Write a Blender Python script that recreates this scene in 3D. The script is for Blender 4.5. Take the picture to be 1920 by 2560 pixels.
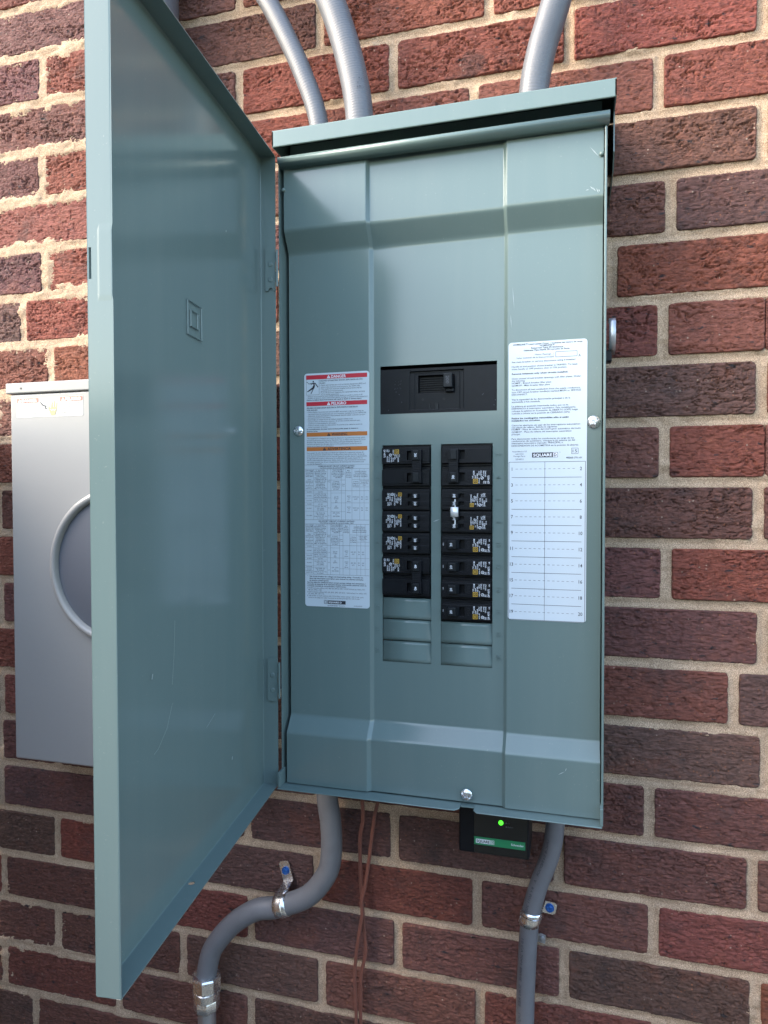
import bpy, math, random
import numpy as np
from mathutils import Vector, Matrix

for _o in list(bpy.data.objects):
    bpy.data.objects.remove(_o, do_unlink=True)
SC = bpy.context.scene
COL = SC.collection
random.seed(7)
RNG = np.random.default_rng(11)

# ------------------------------------------------------------------ camera
cam_d = bpy.data.cameras.new('camera')
cam = bpy.data.objects.new('camera', cam_d)
COL.objects.link(cam)
CAM_R = Vector((0.96371137, 0.26694135, -0.0016467))
CAM_U = Vector((-0.00493902, 0.02399776, 0.99969981))
CAM_F = Vector((-0.26690073, 0.96341394, -0.02444534))
m = Matrix((CAM_R, CAM_U, -CAM_F)).transposed().to_4x4()
m.translation = Vector((0.2167, -0.8911, 0.1957))
cam.matrix_world = m
cam_d.sensor_fit = 'HORIZONTAL'
cam_d.sensor_width = 36.0
cam_d.lens = 36.0 * 1716.97 / 1920.0
cam_d.clip_start = 0.02
cam_d.clip_end = 500.0
SC.camera = cam

# ------------------------------------------------------------------ sky, sun, exposure
SUN_EL, SUN_AZ = math.radians(38), math.radians(-60)     # azimuth from the outward wall normal, + = towards +x
world = bpy.data.worlds.new('World')
SC.world = world
world.use_nodes = True
wn = world.node_tree
bg = wn.nodes['Background']
sky = wn.nodes.new('ShaderNodeTexSky')
sky.sky_type = 'NISHITA'
sky.sun_disc = False
sky.sun_elevation = SUN_EL
sun_dir = Vector((math.sin(SUN_AZ) * math.cos(SUN_EL), -math.cos(SUN_AZ) * math.cos(SUN_EL), math.sin(SUN_EL)))
sky.sun_rotation = math.atan2(sun_dir.x, sun_dir.y)
sky.air_density = 1.3
sky.dust_density = 2.5
sky.ozone_density = 1.2
wn.links.new(sky.outputs['Color'], bg.inputs['Color'])
bg.inputs['Strength'].default_value = 0.15
sun_d = bpy.data.lights.new('sun', 'SUN')
sun_d.energy = 0.55
sun_d.angle = math.radians(42)
sun_d.color = (1.0, 0.90, 0.78)
sun = bpy.data.objects.new('sun', sun_d)
COL.objects.link(sun)
sun.location = (0, -3, 4)
sun.rotation_euler = (-sun_dir).to_track_quat('-Z', 'Y').to_euler()
SC.view_settings.view_transform = 'Standard'
SC.view_settings.look = 'None'
SC.view_settings.gamma = 1.0
SC.view_settings.use_curve_mapping = False
SC.view_settings.exposure = 2.55


# ------------------------------------------------------------------ materials
def principled(name):
    mt = bpy.data.materials.new(name)
    mt.use_nodes = True
    return mt, mt.node_tree, mt.node_tree.nodes['Principled BSDF']


def node(nt, kind, **kw):
    n = nt.nodes.new(kind)
    for k, v in kw.items():
        if k in n.inputs:
            n.inputs[k].default_value = v
        else:
            setattr(n, k, v)
    return n


def simple(name, rgb, rough=0.5, metal=0.0, spec=0.5, bump=0.0, bscale=400, var=0.0, vscale=40, emit=None, rvar=0.0):
    mt, nt, b = principled(name)
    b.inputs['Base Color'].default_value = (*rgb, 1)
    b.inputs['Roughness'].default_value = rough
    b.inputs['Metallic'].default_value = metal
    b.inputs['Specular IOR Level'].default_value = spec
    pos = node(nt, 'ShaderNodeNewGeometry')
    if bump > 0:
        nz = node(nt, 'ShaderNodeTexNoise', Scale=bscale, Detail=3.0)
        nt.links.new(pos.outputs['Position'], nz.inputs['Vector'])
        bp = node(nt, 'ShaderNodeBump', Strength=bump, Distance=0.001)
        nt.links.new(nz.outputs['Fac'], bp.inputs['Height'])
        nt.links.new(bp.outputs['Normal'], b.inputs['Normal'])
    if var > 0 or rvar > 0:
        n2 = node(nt, 'ShaderNodeTexNoise', Scale=vscale, Detail=5.0, Roughness=0.65)
        nt.links.new(pos.outputs['Position'], n2.inputs['Vector'])
        if var > 0:
            r = node(nt, 'ShaderNodeMapRange')
            r.inputs['To Min'].default_value = 1 - var
            r.inputs['To Max'].default_value = 1 + var
            nt.links.new(n2.outputs['Fac'], r.inputs['Value'])
            mx = node(nt, 'ShaderNodeMix', data_type='RGBA', blend_type='MULTIPLY')
            mx.inputs[0].default_value = 1
            mx.inputs[6].default_value = (*rgb, 1)
            nt.links.new(r.outputs['Result'], mx.inputs[7])
            nt.links.new(mx.outputs[2], b.inputs['Base Color'])
        if rvar > 0:
            r = node(nt, 'ShaderNodeMapRange')
            r.inputs['To Min'].default_value = rough - rvar
            r.inputs['To Max'].default_value = rough + rvar
            nt.links.new(n2.outputs['Fac'], r.inputs['Value'])
            nt.links.new(r.outputs['Result'], b.inputs['Roughness'])
    if emit:
        b.inputs['Emission Color'].default_value = (*emit[0], 1)
        b.inputs['Emission Strength'].default_value = emit[1]
    return mt


M = {}
M['paint'] = simple('panel_grey_green_paint', (0.122, 0.172, 0.163), 0.17, bump=0.022, bscale=260)
M['meter_paint'] = simple('meter_light_grey_paint', (0.235, 0.238, 0.235), 0.34, bump=0.10, bscale=170, var=0.04, vscale=8)
M['meter_disc'] = simple('meter_dark_blank', (0.085, 0.095, 0.115), 0.35, bump=0.03)
M['plastic'] = simple('black_breaker_plastic', (0.007, 0.008, 0.010), 0.36, spec=0.16, bump=0.10, bscale=1500, var=0.4, vscale=90, rvar=0.08)
M['plastic2'] = simple('dark_handle_plastic', (0.011, 0.013, 0.015), 0.36, spec=0.2, bump=0.06, bscale=1500, rvar=0.08, vscale=120)
M['void'] = simple('black_plastic_and_hole_shade', (0.004, 0.004, 0.004), 0.6)  # near black, also stands in for the shade inside small holes
M['white'] = simple('white_sticker_vinyl', (0.53, 0.59, 0.63), 0.33, bump=0.02, bscale=60, var=0.02)
M['glare_white'] = simple('glare_washed_sticker', (0.50, 0.51, 0.48), 0.55, spec=0.15)  # low-contrast sticker white, part of the glare painted into its colours
M['black_ink'] = simple('black_ink', (0.02, 0.022, 0.03), 0.45)
M['grey_ink'] = simple('faint_grey_ink', (0.03, 0.036, 0.05), 0.45)
M['white_ink'] = simple('white_ink', (0.72, 0.74, 0.78), 0.5)
M['faint_white_ink'] = simple('faint_white_ink', (0.10, 0.10, 0.11), 0.5)
M['red_ink'] = simple('red_ink', (0.50, 0.022, 0.04), 0.4)
M['glare_red_ink'] = simple('glare_red_ink', (0.55, 0.20, 0.16), 0.55, spec=0.15)  # red paled so the glare over the sticker sits in its ink
M['orange_ink'] = simple('orange_ink', (0.50, 0.16, 0.035), 0.4)
M['yellow_ink'] = simple('yellow_ink', (0.55, 0.33, 0.035), 0.45)
M['green_ink'] = simple('green_ink', (0.012, 0.19, 0.075), 0.4)
M['tan_ink'] = simple('tan_ink', (0.36, 0.33, 0.20), 0.55, spec=0.15)
M['zinc'] = simple('zinc_plated_steel', (0.74, 0.75, 0.76), 0.26, metal=0.97, bump=0.12, bscale=300, rvar=0.1, vscale=200)
M['satin'] = simple('satin_bright_steel', (0.70, 0.71, 0.72), 0.38, metal=0.45, bump=0.05, bscale=300)
M['galv'] = simple('dull_galvanised_pipe', (0.42, 0.43, 0.45), 0.42, metal=0.85, var=0.15, vscale=120, bump=0.1)
M['conduit'] = simple('grey_flexible_conduit_plastic', (0.105, 0.111, 0.124), 0.42, bump=0.12, bscale=350, var=0.12, vscale=35, rvar=0.08)
M['conduit_shaded'] = simple('shaded_grey_conduit_plastic', (0.128, 0.131, 0.140), 0.45, bump=0.12, bscale=350, var=0.2, vscale=45, rvar=0.1)  # copy of the conduit plastic with the shade below tuned into its colour
M['brown_wire'] = simple('brown_wire_insulation', (0.155, 0.060, 0.044), 0.38, var=0.1, vscale=60)
M['blue'] = simple('blue_screw_coating', (0.02, 0.11, 0.36), 0.35, metal=0.3, bump=0.3, bscale=900)
M['led'] = simple('green_led_lens', (0.1, 0.6, 0.05), 0.3, emit=((0.05, 0.85, 0.02), 0.55))
M['timber'] = simple('orange_brown_timber', (0.30, 0.13, 0.05), 0.6, bump=0.3, bscale=120, var=0.3, vscale=60)
M['scratch'] = simple('bare_scratch', (0.30, 0.345, 0.345), 0.45)


def brick_material():
    mt, nt, b = principled('rustic_brick')
    L = nt.links.new
    info = node(nt, 'ShaderNodeObjectInfo')
    geo = node(nt, 'ShaderNodeNewGeometry')
    P = geo.outputs['Position']
    mp = node(nt, 'ShaderNodeMapping')
    mp.inputs['Scale'].default_value = (1, 1, 2.4)
    L(P, mp.inputs['Vector'])
    big = node(nt, 'ShaderNodeTexNoise', Scale=17.0, Detail=4.0, Roughness=0.6)
    L(P, big.inputs['Vector'])
    mid = node(nt, 'ShaderNodeTexNoise', Scale=120.0, Detail=6.0, Roughness=0.7)
    L(mp.outputs['Vector'], mid.inputs['Vector'])

    def ramp(fac, a, c, lo, hi):
        r = node(nt, 'ShaderNodeMapRange', interpolation_type='SMOOTHSTEP')
        r.inputs['From Min'].default_value = a
        r.inputs['From Max'].default_value = c
        r.inputs['To Min'].default_value = lo
        r.inputs['To Max'].default_value = hi
        L(fac, r.inputs['Value'])
        return r.outputs['Result']

    def mix(blend, fac, a, c):
        n = node(nt, 'ShaderNodeMix', data_type='RGBA', blend_type=blend)
        for sock, v in ((n.inputs[0], fac), (n.inputs[6], a), (n.inputs[7], c)):
            if hasattr(v, 'is_linked'):
                L(v, sock)
            else:
                sock.default_value = v
        return n.outputs[2]
    c = info.outputs['Color']
    c = mix('MULTIPLY', 1.0, c, ramp(mid.outputs['Fac'], 0.25, 0.75, 0.55, 1.5))
    c = mix('MIX', ramp(big.outputs['Fac'], 0.52, 0.72, 0.0, 0.5), c, (0.040, 0.029, 0.027, 1))
    c = mix('MIX', ramp(big.outputs['Fac'], 0.30, 0.46, 0.30, 0.0), c, (0.20, 0.062, 0.035, 1))
    # black iron spots; their sideways streaks also paint in the shade of cracks
    spot = node(nt, 'ShaderNodeTexNoise', Scale=62.0, Detail=4.0, Roughness=0.6)
    L(mp.outputs['Vector'], spot.inputs['Vector'])
    c = mix('MIX', ramp(spot.outputs['Fac'], 0.60, 0.70, 0.0, 0.9), c, (0.016, 0.017, 0.020, 1))
    # orange and pale grit
    vo = node(nt, 'ShaderNodeTexVoronoi', Scale=260.0)
    L(P, vo.inputs['Vector'])
    sep = node(nt, 'ShaderNodeSeparateColor')
    L(vo.outputs['Color'], sep.inputs[0])
    sel = ramp(sep.outputs[0], 0.80, 0.98, 0.0, 1.0)
    dot = ramp(vo.outputs['Distance'], 0.05, 0.40, 1.0, 0.0)
    mul = node(nt, 'ShaderNodeMath', operation='MULTIPLY')
    L(sel, mul.inputs[0])
    L(dot, mul.inputs[1])
    gcol = mix('MIX', ramp(sep.outputs[1], 0.86, 0.90, 0.0, 1.0), (0.30, 0.115, 0.05, 1), (0.42, 0.33, 0.25, 1))
    m2 = node(nt, 'ShaderNodeMath', operation='MULTIPLY')
    L(mul.outputs[0], m2.inputs[0])
    m2.inputs[1].default_value = 0.75
    c = mix('MIX', m2.outputs[0], c, gcol)
    L(c, b.inputs['Base Color'])
    b.inputs['Roughness'].default_value = 0.78
    b.inputs['Specular IOR Level'].default_value = 0.35
    fine = node(nt, 'ShaderNodeTexNoise', Scale=700.0, Detail=4.0, Roughness=0.7)
    L(mp.outputs['Vector'], fine.inputs['Vector'])
    bp = node(nt, 'ShaderNodeBump', Strength=0.8, Distance=0.0009)
    L(fine.outputs['Fac'], bp.inputs['Height'])
    # torn horizontal scores of the wire-cut face
    m3 = node(nt, 'ShaderNodeMapping')
    m3.inputs['Scale'].default_value = (70, 70, 330)
    L(P, m3.inputs['Vector'])
    sc = node(nt, 'ShaderNodeTexNoise', Scale=1.0, Detail=4.0, Roughness=0.55, Distortion=0.6)
    L(m3.outputs['Vector'], sc.inputs['Vector'])
    sr = ramp(sc.outputs['Fac'], 0.36, 0.50, 0.0, 1.0)
    b2 = node(nt, 'ShaderNodeBump', Strength=0.65, Distance=0.0016)
    L(sr, b2.inputs['Height'])
    L(bp.outputs['Normal'], b2.inputs['Normal'])
    L(b2.outputs['Normal'], b.inputs['Normal'])
    return mt


def mortar_material():
    mt, nt, b = principled('sandy_mortar')
    L = nt.links.new
    geo = node(nt, 'ShaderNodeNewGeometry')
    n1 = node(nt, 'ShaderNodeTexNoise', Scale=900.0, Detail=3.0, Roughness=0.6)
    L(geo.outputs['Position'], n1.inputs['Vector'])
    n2 = node(nt, 'ShaderNodeTexNoise', Scale=14.0, Detail=5.0)
    L(geo.outputs['Position'], n2.inputs['Vector'])
    cr = node(nt, 'ShaderNodeValToRGB')
    e = cr.color_ramp.elements
    e[0].position, e[0].color = 0.34, (0.27, 0.18, 0.115, 1)
    e[1].position, e[1].color = 0.68, (0.71, 0.53, 0.37, 1)
    L(n1.outputs['Fac'], cr.inputs['Fac'])
    r = node(nt, 'ShaderNodeMapRange')
    r.inputs['To Min'].default_value = 0.55
    r.inputs['To Max'].default_value = 1.40
    L(n2.outputs['Fac'], r.inputs['Value'])
    mx = node(nt, 'ShaderNodeMix', data_type='RGBA', blend_type='MULTIPLY')
    mx.inputs[0].default_value = 1
    L(cr.outputs['Color'], mx.inputs[6])
    L(r.outputs['Result'], mx.inputs[7])
    L(mx.outputs[2], b.inputs['Base Color'])
    b.inputs['Roughness'].default_value = 0.92
    b.inputs['Specular IOR Level'].default_value = 0.2
    bp = node(nt, 'ShaderNodeBump', Strength=1.0, Distance=0.002)
    L(n1.outputs['Fac'], bp.inputs['Height'])
    L(bp.outputs['Normal'], b.inputs['Normal'])
    return mt


M['brick'] = brick_material()
M['mortar'] = mortar_material()
M['ground'] = simple('dry_soil_and_short_grass', (0.13, 0.125, 0.10), 0.95, bump=0.8, bscale=60, var=0.4, vscale=3)

def worn_paint():
    mt = M['paint']
    nt = mt.node_tree
    b = nt.nodes['Principled BSDF']
    L = nt.links.new
    geo = node(nt, 'ShaderNodeNewGeometry')
    P = geo.outputs['Position']
    # faint dust film with small specks, and slight streaks running down
    mp = node(nt, 'ShaderNodeMapping')
    mp.inputs['Scale'].default_value = (30, 30, 2.5)
    L(P, mp.inputs['Vector'])
    st = node(nt, 'ShaderNodeTexNoise', Scale=1.0, Detail=5.0, Roughness=0.6)
    L(mp.outputs['Vector'], st.inputs['Vector'])
    sp = node(nt, 'ShaderNodeTexNoise', Scale=420.0, Detail=2.0, Roughness=0.5)
    L(P, sp.inputs['Vector'])
    r1 = node(nt, 'ShaderNodeMapRange')
    r1.inputs['From Min'].default_value, r1.inputs['From Max'].default_value = 0.45, 0.8
    r1.inputs['To Min'].default_value, r1.inputs['To Max'].default_value = 0.0, 0.05
    L(st.outputs['Fac'], r1.inputs['Value'])
    r2 = node(nt, 'ShaderNodeMapRange')
    r2.inputs['From Min'].default_value, r2.inputs['From Max'].default_value = 0.70, 0.78
    r2.inputs['To Min'].default_value, r2.inputs['To Max'].default_value = 0.0, 0.22
    L(sp.outputs['Fac'], r2.inputs['Value'])
    ad = node(nt, 'ShaderNodeMath', operation='ADD')
    L(r1.outputs['Result'], ad.inputs[0])
    L(r2.outputs['Result'], ad.inputs[1])
    mx = node(nt, 'ShaderNodeMix', data_type='RGBA')
    L(ad.outputs[0], mx.inputs[0])
    mx.inputs[6].default_value = b.inputs['Base Color'].default_value
    mx.inputs[7].default_value = (0.34, 0.35, 0.33, 1)
    L(mx.outputs[2], b.inputs['Base Color'])
    rr = node(nt, 'ShaderNodeMapRange')
    rr.inputs['To Min'].default_value, rr.inputs['To Max'].default_value = 0.13, 0.19
    L(st.outputs['Fac'], rr.inputs['Value'])
    L(rr.outputs['Result'], b.inputs['Roughness'])


worn_paint()

# ------------------------------------------------------------------ object helpers
ORIGIN = {}


def tag(o, label=None, cat=None, group=None, kind=None):
    if label:
        o['label'] = label
    if cat:
        o['category'] = cat
    if group:
        o['group'] = group
    if kind:
        o['kind'] = kind
    return o


def thing(name, label, cat, loc, group=None):
    o = bpy.data.objects.new(name, None)
    COL.objects.link(o)
    o.location = loc
    o.empty_display_size = 0.02
    ORIGIN[o] = Vector(loc)
    return tag(o, label, cat, group)


class MB:
    """collects verts and faces in world metres, links them as one mesh object"""

    def __init__(s):
        s.v, s.f, s.n = [], [], 0

    def add(s, verts, faces):
        verts = np.asarray(verts, float).reshape(-1, 3)
        s.v.append(verts)
        for f in faces:
            s.f.append([i + s.n for i in f])
        s.n += len(verts)
        return s

    def box(s, x0, x1, y0, y1, z0, z1):
        v = [(x0, y0, z0), (x1, y0, z0), (x1, y1, z0), (x0, y1, z0), (x0, y0, z1), (x1, y0, z1), (x1, y1, z1), (x0, y1, z1)]
        return s.add(v, [(0, 1, 5, 4), (1, 2, 6, 5), (2, 3, 7, 6), (3, 0, 4, 7), (4, 5, 6, 7), (3, 2, 1, 0)])

    def quad(s, *p):
        return s.add(p, [tuple(range(len(p)))])

    def prism(s, poly, y0, y1):
        """poly of (x, z), counter-clockwise seen from the camera; front at y0"""
        n = len(poly)
        v = [(x, y0, z) for x, z in poly] + [(x, y1, z) for x, z in poly]
        f = [tuple(range(n)), tuple(range(2 * n - 1, n - 1, -1))]
        f += [(i, i + n, (i + 1) % n + n, (i + 1) % n) for i in range(n)]
        return s.add(v, f)

    def profile(s, pts, x0, x1):
        """extrude a (y, z) polyline along x"""
        n = len(pts)
        v = [(x0, y, z) for y, z in pts] + [(x1, y, z) for y, z in pts]
        return s.add(v, [(i, i + 1, i + 1 + n, i + n) for i in range(n - 1)])

    def ring(s, cx, cz, y, r0, r1, n=20, sq=False):
        v = []
        for r in (r0, r1):
            for i in range(n):
                a = 2 * math.pi * i / n
                v.append((cx + r * math.cos(a), y, cz + r * math.sin(a)))
        return s.add(v, [(i, n + i, n + (i + 1) % n, (i + 1) % n) for i in range(n)])

    def rect(s, x0, x1, z0, z1, y):
        return s.add([(x0, y, z0), (x1, y, z0), (x1, y, z1), (x0, y, z1)], [(0, 1, 2, 3)])

    def frame(s, x0, x1, z0, z1, t, y):
        s.rect(x0, x1, z0, z0 + t, y)
        s.rect(x0, x1, z1 - t, z1, y)
        s.rect(x0, x0 + t, z0 + t, z1 - t, y)
        return s.rect(x1 - t, x1, z0 + t, z1 - t, y)

    def tube(s, pts, rad, n=16, caps=True):
        pts = [Vector(p) for p in pts]
        k = len(pts)
        tang = [(pts[min(i + 1, k - 1)] - pts[max(i - 1, 0)]).normalized() for i in range(k)]
        up = Vector((0, 1, 0)) if abs(tang[0].y) < 0.9 else Vector((1, 0, 0))
        v = []
        for i in range(k):
            t = tang[i]
            up = (up - t * up.dot(t)).normalized()
            sd = t.cross(up)
            r = rad(i / (k - 1)) if callable(rad) else rad
            for j in range(n):
                a = 2 * math.pi * j / n
                v.append(pts[i] + up * (math.cos(a) * r) + sd * (math.sin(a) * r))
        f = []
        for i in range(k - 1):
            for j in range(n):
                a, b2 = i * n + j, i * n + (j + 1) % n
                f.append((a, a + n, b2 + n, b2))
        if caps:
            f.append(tuple(range(n)))
            f.append(tuple(range(k * n - 1, (k - 1) * n - 1, -1)))
        return s.add([tuple(p) for p in v], f)

    def lathe(s, c, axis, prof, n=24, rot=0.0):
        """prof: (radius, distance along axis) list"""
        ax = Vector(axis).normalized()
        e = Vector((0, 0, 1)) if abs(ax.z) < 0.9 else Vector((0, 1, 0))
        u = (e - ax * e.dot(ax)).normalized()
        w = ax.cross(u)
        c = Vector(c)
        v = []
        for r, h in prof:
            for j in range(n):
                a = 2 * math.pi * j / n + rot
                v.append(tuple(c + ax * h + (u * math.cos(a) + w * math.sin(a)) * r))
        f = []
        for i in range(len(prof) - 1):
            for j in range(n):
                a, b2 = i * n + j, i * n + (j + 1) % n
                f.append((a, b2, b2 + n, a + n))
        f.append(tuple(range(n - 1, -1, -1)))
        f.append(tuple(range((len(prof) - 1) * n, len(prof) * n)))
        return s.add(v, f)

    def stepped(s, xs, zs, depth, back):
        """stepped front: depth[i][j] is the y of cell i (x) j (z); walls between cells; None = hole"""
        nx, nz = len(xs) - 1, len(zs) - 1
        g = lambda i, j: depth[i][j] if 0 <= i < nx and 0 <= j < nz and depth[i][j] is not None else back
        for i in range(nx):
            for j in range(nz):
                d = depth[i][j]
                if d is None:
                    continue
                s.rect(xs[i], xs[i + 1], zs[j], zs[j + 1], d)
        for i in range(nx + 1):
            for j in range(nz):
                a, b2 = g(i - 1, j), g(i, j)
                if abs(a - b2) > 1e-7:
                    q = [(xs[i], a, zs[j]), (xs[i], b2, zs[j]), (xs[i], b2, zs[j + 1]), (xs[i], a, zs[j + 1])]
                    s.quad(*q)
        for i in range(nx):
            for j in range(nz + 1):
                a, b2 = g(i, j - 1), g(i, j)
                if abs(a - b2) > 1e-7:
                    q = [(xs[i], a, zs[j]), (xs[i + 1], a, zs[j]), (xs[i + 1], b2, zs[j]), (xs[i], b2, zs[j])]
                    s.quad(*q)
        return s

    def xform(s, mat):
        for k, a in enumerate(s.v):
            h = np.c_[a, np.ones(len(a))]
            s.v[k] = (h @ np.array(mat).T)[:, :3]
        return s

    def build(s, name, mat, parent=None, smooth=False, bevel=0.0, seg=2, solid=0.0, weld=True, angle=30, offset=-1):
        V = np.concatenate(s.v) if s.v else np.zeros((0, 3))
        c = (V.min(0) + V.max(0)) / 2
        me = bpy.data.meshes.new(name)
        me.from_pydata((V - c).tolist(), [], s.f)
        if weld or bevel or solid:
            import bmesh
            bm = bmesh.new()
            bm.from_mesh(me)
            bmesh.ops.remove_doubles(bm, verts=bm.verts, dist=1e-6)
            bmesh.ops.recalc_face_normals(bm, faces=bm.faces)
            bm.to_mesh(me)
            bm.free()
        me.materials.append(mat)
        if smooth:
            me.shade_smooth()
            if angle < 180:
                me.set_sharp_from_angle(angle=math.radians(angle))
        o = bpy.data.objects.new(name, me)
        COL.objects.link(o)
        o.location = c
        ORIGIN[o] = Vector(c)
        if parent is not None:
            o.parent = parent
            o.location = Vector(c) - ORIGIN[parent]
        if bevel > 0:
            md = o.modifiers.new('bevel', 'BEVEL')
            md.width = bevel
            md.segments = seg
            md.limit_method = 'ANGLE'
            md.angle_limit = math.radians(20)
            md.harden_normals = False
        if solid > 0:
            md = o.modifiers.new('solid', 'SOLIDIFY')
            md.thickness = solid
            md.offset = offset
        return o


def spline(pts, k=8):
    """Catmull-Rom through 3D points"""
    P = [np.array(p, float) for p in pts]
    P = [2 * P[0] - P[1]] + P + [2 * P[-1] - P[-2]]
    out = []
    for i in range(1, len(P) - 2):
        for j in range(k):
            t = j / k
            a, b2, c, d = P[i - 1:i + 3]
            out.append(0.5 * ((2 * b2) + (-a + c) * t + (2 * a - 5 * b2 + 4 * c - d) * t * t + (-a + 3 * b2 - 3 * c + d) * t ** 3))
    out.append(P[-2])
    return [tuple(p) for p in out]


_TXT = {}


def text_geo(body, bold=0.0):
    key = (body, bold)
    if key not in _TXT:
        cu = bpy.data.curves.new('lettering', 'FONT')
        cu.body = body
        cu.size = 1.0
        cu.resolution_u = 2
        cu.offset = bold
        o = bpy.data.objects.new('lettering', cu)
        COL.objects.link(o)
        dg = bpy.context.evaluated_depsgraph_get()
        me = bpy.data.meshes.new_from_object(o.evaluated_get(dg))
        v = np.zeros(len(me.vertices) * 3)
        me.vertices.foreach_get('co', v)
        f = [tuple(p.vertices) for p in me.polygons]
        _TXT[key] = (v.reshape(-1, 3), f)
        bpy.data.meshes.remove(me)
        bpy.data.objects.remove(o)
        bpy.data.curves.remove(cu)
    return _TXT[key]


def put_text(mb, body, x, z, y, h, align='l', rot=0, w=None, bold=0.0, squeeze=0.88):
    """h = cap height in metres; (x, z) = start/centre/end of the base line's middle; faces -y"""
    v, f = text_geo(body, bold)
    if len(v) == 0:
        return
    v = v.copy()
    x0, x1 = v[:, 0].min(), v[:, 0].max()
    v[:, 0] -= x0
    sc = h / 0.70
    sx = sc * squeeze
    if w:
        sx = w / (x1 - x0)
    v[:, 0] *= sx
    v[:, 1] = (v[:, 1] - 0.35) * sc
    tw = (x1 - x0) * sx
    v[:, 0] -= {'l': 0, 'c': tw / 2, 'r': tw}[align]
    a = math.radians(rot)
    X = v[:, 0] * math.cos(a) - v[:, 1] * math.sin(a)
    Z = v[:, 0] * math.sin(a) + v[:, 1] * math.cos(a)
    mb.add(np.c_[x + X, np.full(len(X), y), z + Z], f)


def round_rect(x0, x1, z0, z1, r, n=5):
    p = []
    for cx, cz, a0 in ((x1 - r, z1 - r, 0), (x0 + r, z1 - r, 90), (x0 + r, z0 + r, 180), (x1 - r, z0 + r, 270)):
        for i in range(n + 1):
            a = math.radians(a0 + 90 * i / n)
            p.append((cx + r * math.cos(a), cz + r * math.sin(a)))
    return p


# ------------------------------------------------------------------ numpy noise
_TAB = np.random.default_rng(3).random((256, 256)) * 2 - 1


def vnoise(x, z, seed=0):
    x = x + seed * 17.31
    z = z + seed * 9.77
    xi, zi = np.floor(x).astype(int), np.floor(z).astype(int)
    fx, fz = x - xi, z - zi
    fx = fx * fx * (3 - 2 * fx)
    fz = fz * fz * (3 - 2 * fz)
    t = lambda a, b2: _TAB[a & 255, b2 & 255]
    return (t(xi, zi) * (1 - fx) * (1 - fz) + t(xi + 1, zi) * fx * (1 - fz) + t(xi, zi + 1) * (1 - fx) * fz + t(xi + 1, zi + 1) * fx * fz)


def fbm(x, z, seed=0, octv=4, gain=0.5):
    s, a, tot = 0, 1.0, 0
    for i in range(octv):
        s = s + a * vnoise(x * 2 ** i, z * 2 ** i, seed + i * 5)
        tot += a
        a *= gain
    return s / tot * 1.6


def sstep(a, b2, x):
    t = np.clip((x - a) / (b2 - a), 0, 1)
    return t * t * (3 - 2 * t)


def grid_mesh(name, V, nx, nz, keep=None):
    """V: (nx, nz, 3)"""
    idx = np.arange(nx * nz).reshape(nx, nz)
    a, b2, c, d = idx[:-1, :-1], idx[1:, :-1], idx[1:, 1:], idx[:-1, 1:]
    F = np.stack([a, b2, c, d], -1).reshape(-1, 4)
    if keep is not None:
        F = F[keep.reshape(-1)]
        used = np.unique(F)
        remap = np.full(nx * nz, -1)
        remap[used] = np.arange(len(used))
        F = remap[F]
        P = V.reshape(-1, 3)[used]
    else:
        P = V.reshape(-1, 3)
    me = bpy.data.meshes.new(name)
    me.vertices.add(len(P))
    me.vertices.foreach_set('co', P.astype(np.float32).ravel())
    me.loops.add(len(F) * 4)
    me.loops.foreach_set('vertex_index', F.astype(np.int32).ravel())
    me.polygons.add(len(F))
    me.polygons.foreach_set('loop_start', np.arange(0, len(F) * 4, 4, dtype=np.int32))
    me.update(calc_edges=True)
    me.validate()
    me.shade_smooth()
    return me


# ------------------------------------------------------------------ ground and sky setting
gm = MB().quad((-60, -60, -1.25), (60, -60, -1.25), (60, 60, -1.25), (-60, 60, -1.25))
tag(gm.build('ground', M['ground']), kind='structure')

# board fence added out of view behind the camera to shape shade and reflections
fence = thing('added_shade_fence', 'unseen board fence added behind the camera to shape the light', 'fence', (0, -2.6, -1.25))
FT = 0.55
fb = None
M['fence'] = simple('weathered_fence_board', (0.15, 0.125, 0.095), 0.85, bump=0.4, bscale=30, var=0.25, vscale=12)
for i in range(52):
    if fb is None:
        fb = MB().box(-1.622, -1.478, -2.61, -2.59, -1.20, FT).build('fence_board', M['fence'], fence)
    else:
        o = fb.copy()
        COL.objects.link(o)
        o.parent = fence
        fb2 = o
        fb2.location = fb.location + Vector((0.15 * i, 0.004 * (i % 3), 0))
for z in (-0.9, 0.2):
    MB().box(-1.6, 6.1, -2.65, -2.615, z, z + 0.09).build('fence_rail', M['fence'], fence)

# ------------------------------------------------------------------ brick wall
COURSE, Z0, MOD = 0.07367, 0.79986, 0.2188
JOINT = 0.0125
BH = COURSE - JOINT
OBS = {-2: [-.2404], -1: [-.5729, -.1204, .109], 0: [-.2412, -.0166, .2079], 1: [-.5767, .0898, .3116], 2: [.4243],
       3: [-.5739, .3265], 5: [-.5644, .3188], 6: [.4266], 7: [.3213], 9: [.3247], 10: [.431], 12: [.436],
       13: [.3076, -.6721], 14: [-.2358, -.0163, .2, .4226], 15: [-.5651, -.1288, .0957, .3135],
       16: [-.6683, -.2308, -.0114, .2071, .4275], 17: [-.5659, -.3427, -.1223, .1001], 18: [-.6694, -.4549, -.2325], 19: [-.6101]}
SHIFT = {4: 0.0595, 11: 0.089}
THIN = {5: .4296, 7: .4312}           # a second, almost dry joint: a half brick
XMIN, XMAX, KMIN, KMAX = -1.35, 1.15, -12, 27
TONE = {'r': (0.172, 0.049, 0.033), 'm': (0.158, 0.051, 0.036), 'd': (0.126, 0.052, 0.040), 'b': (0.103, 0.051, 0.041),
        'o': (0.16, 0.052, 0.030), 'p': (0.115, 0.046, 0.042)}
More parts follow.
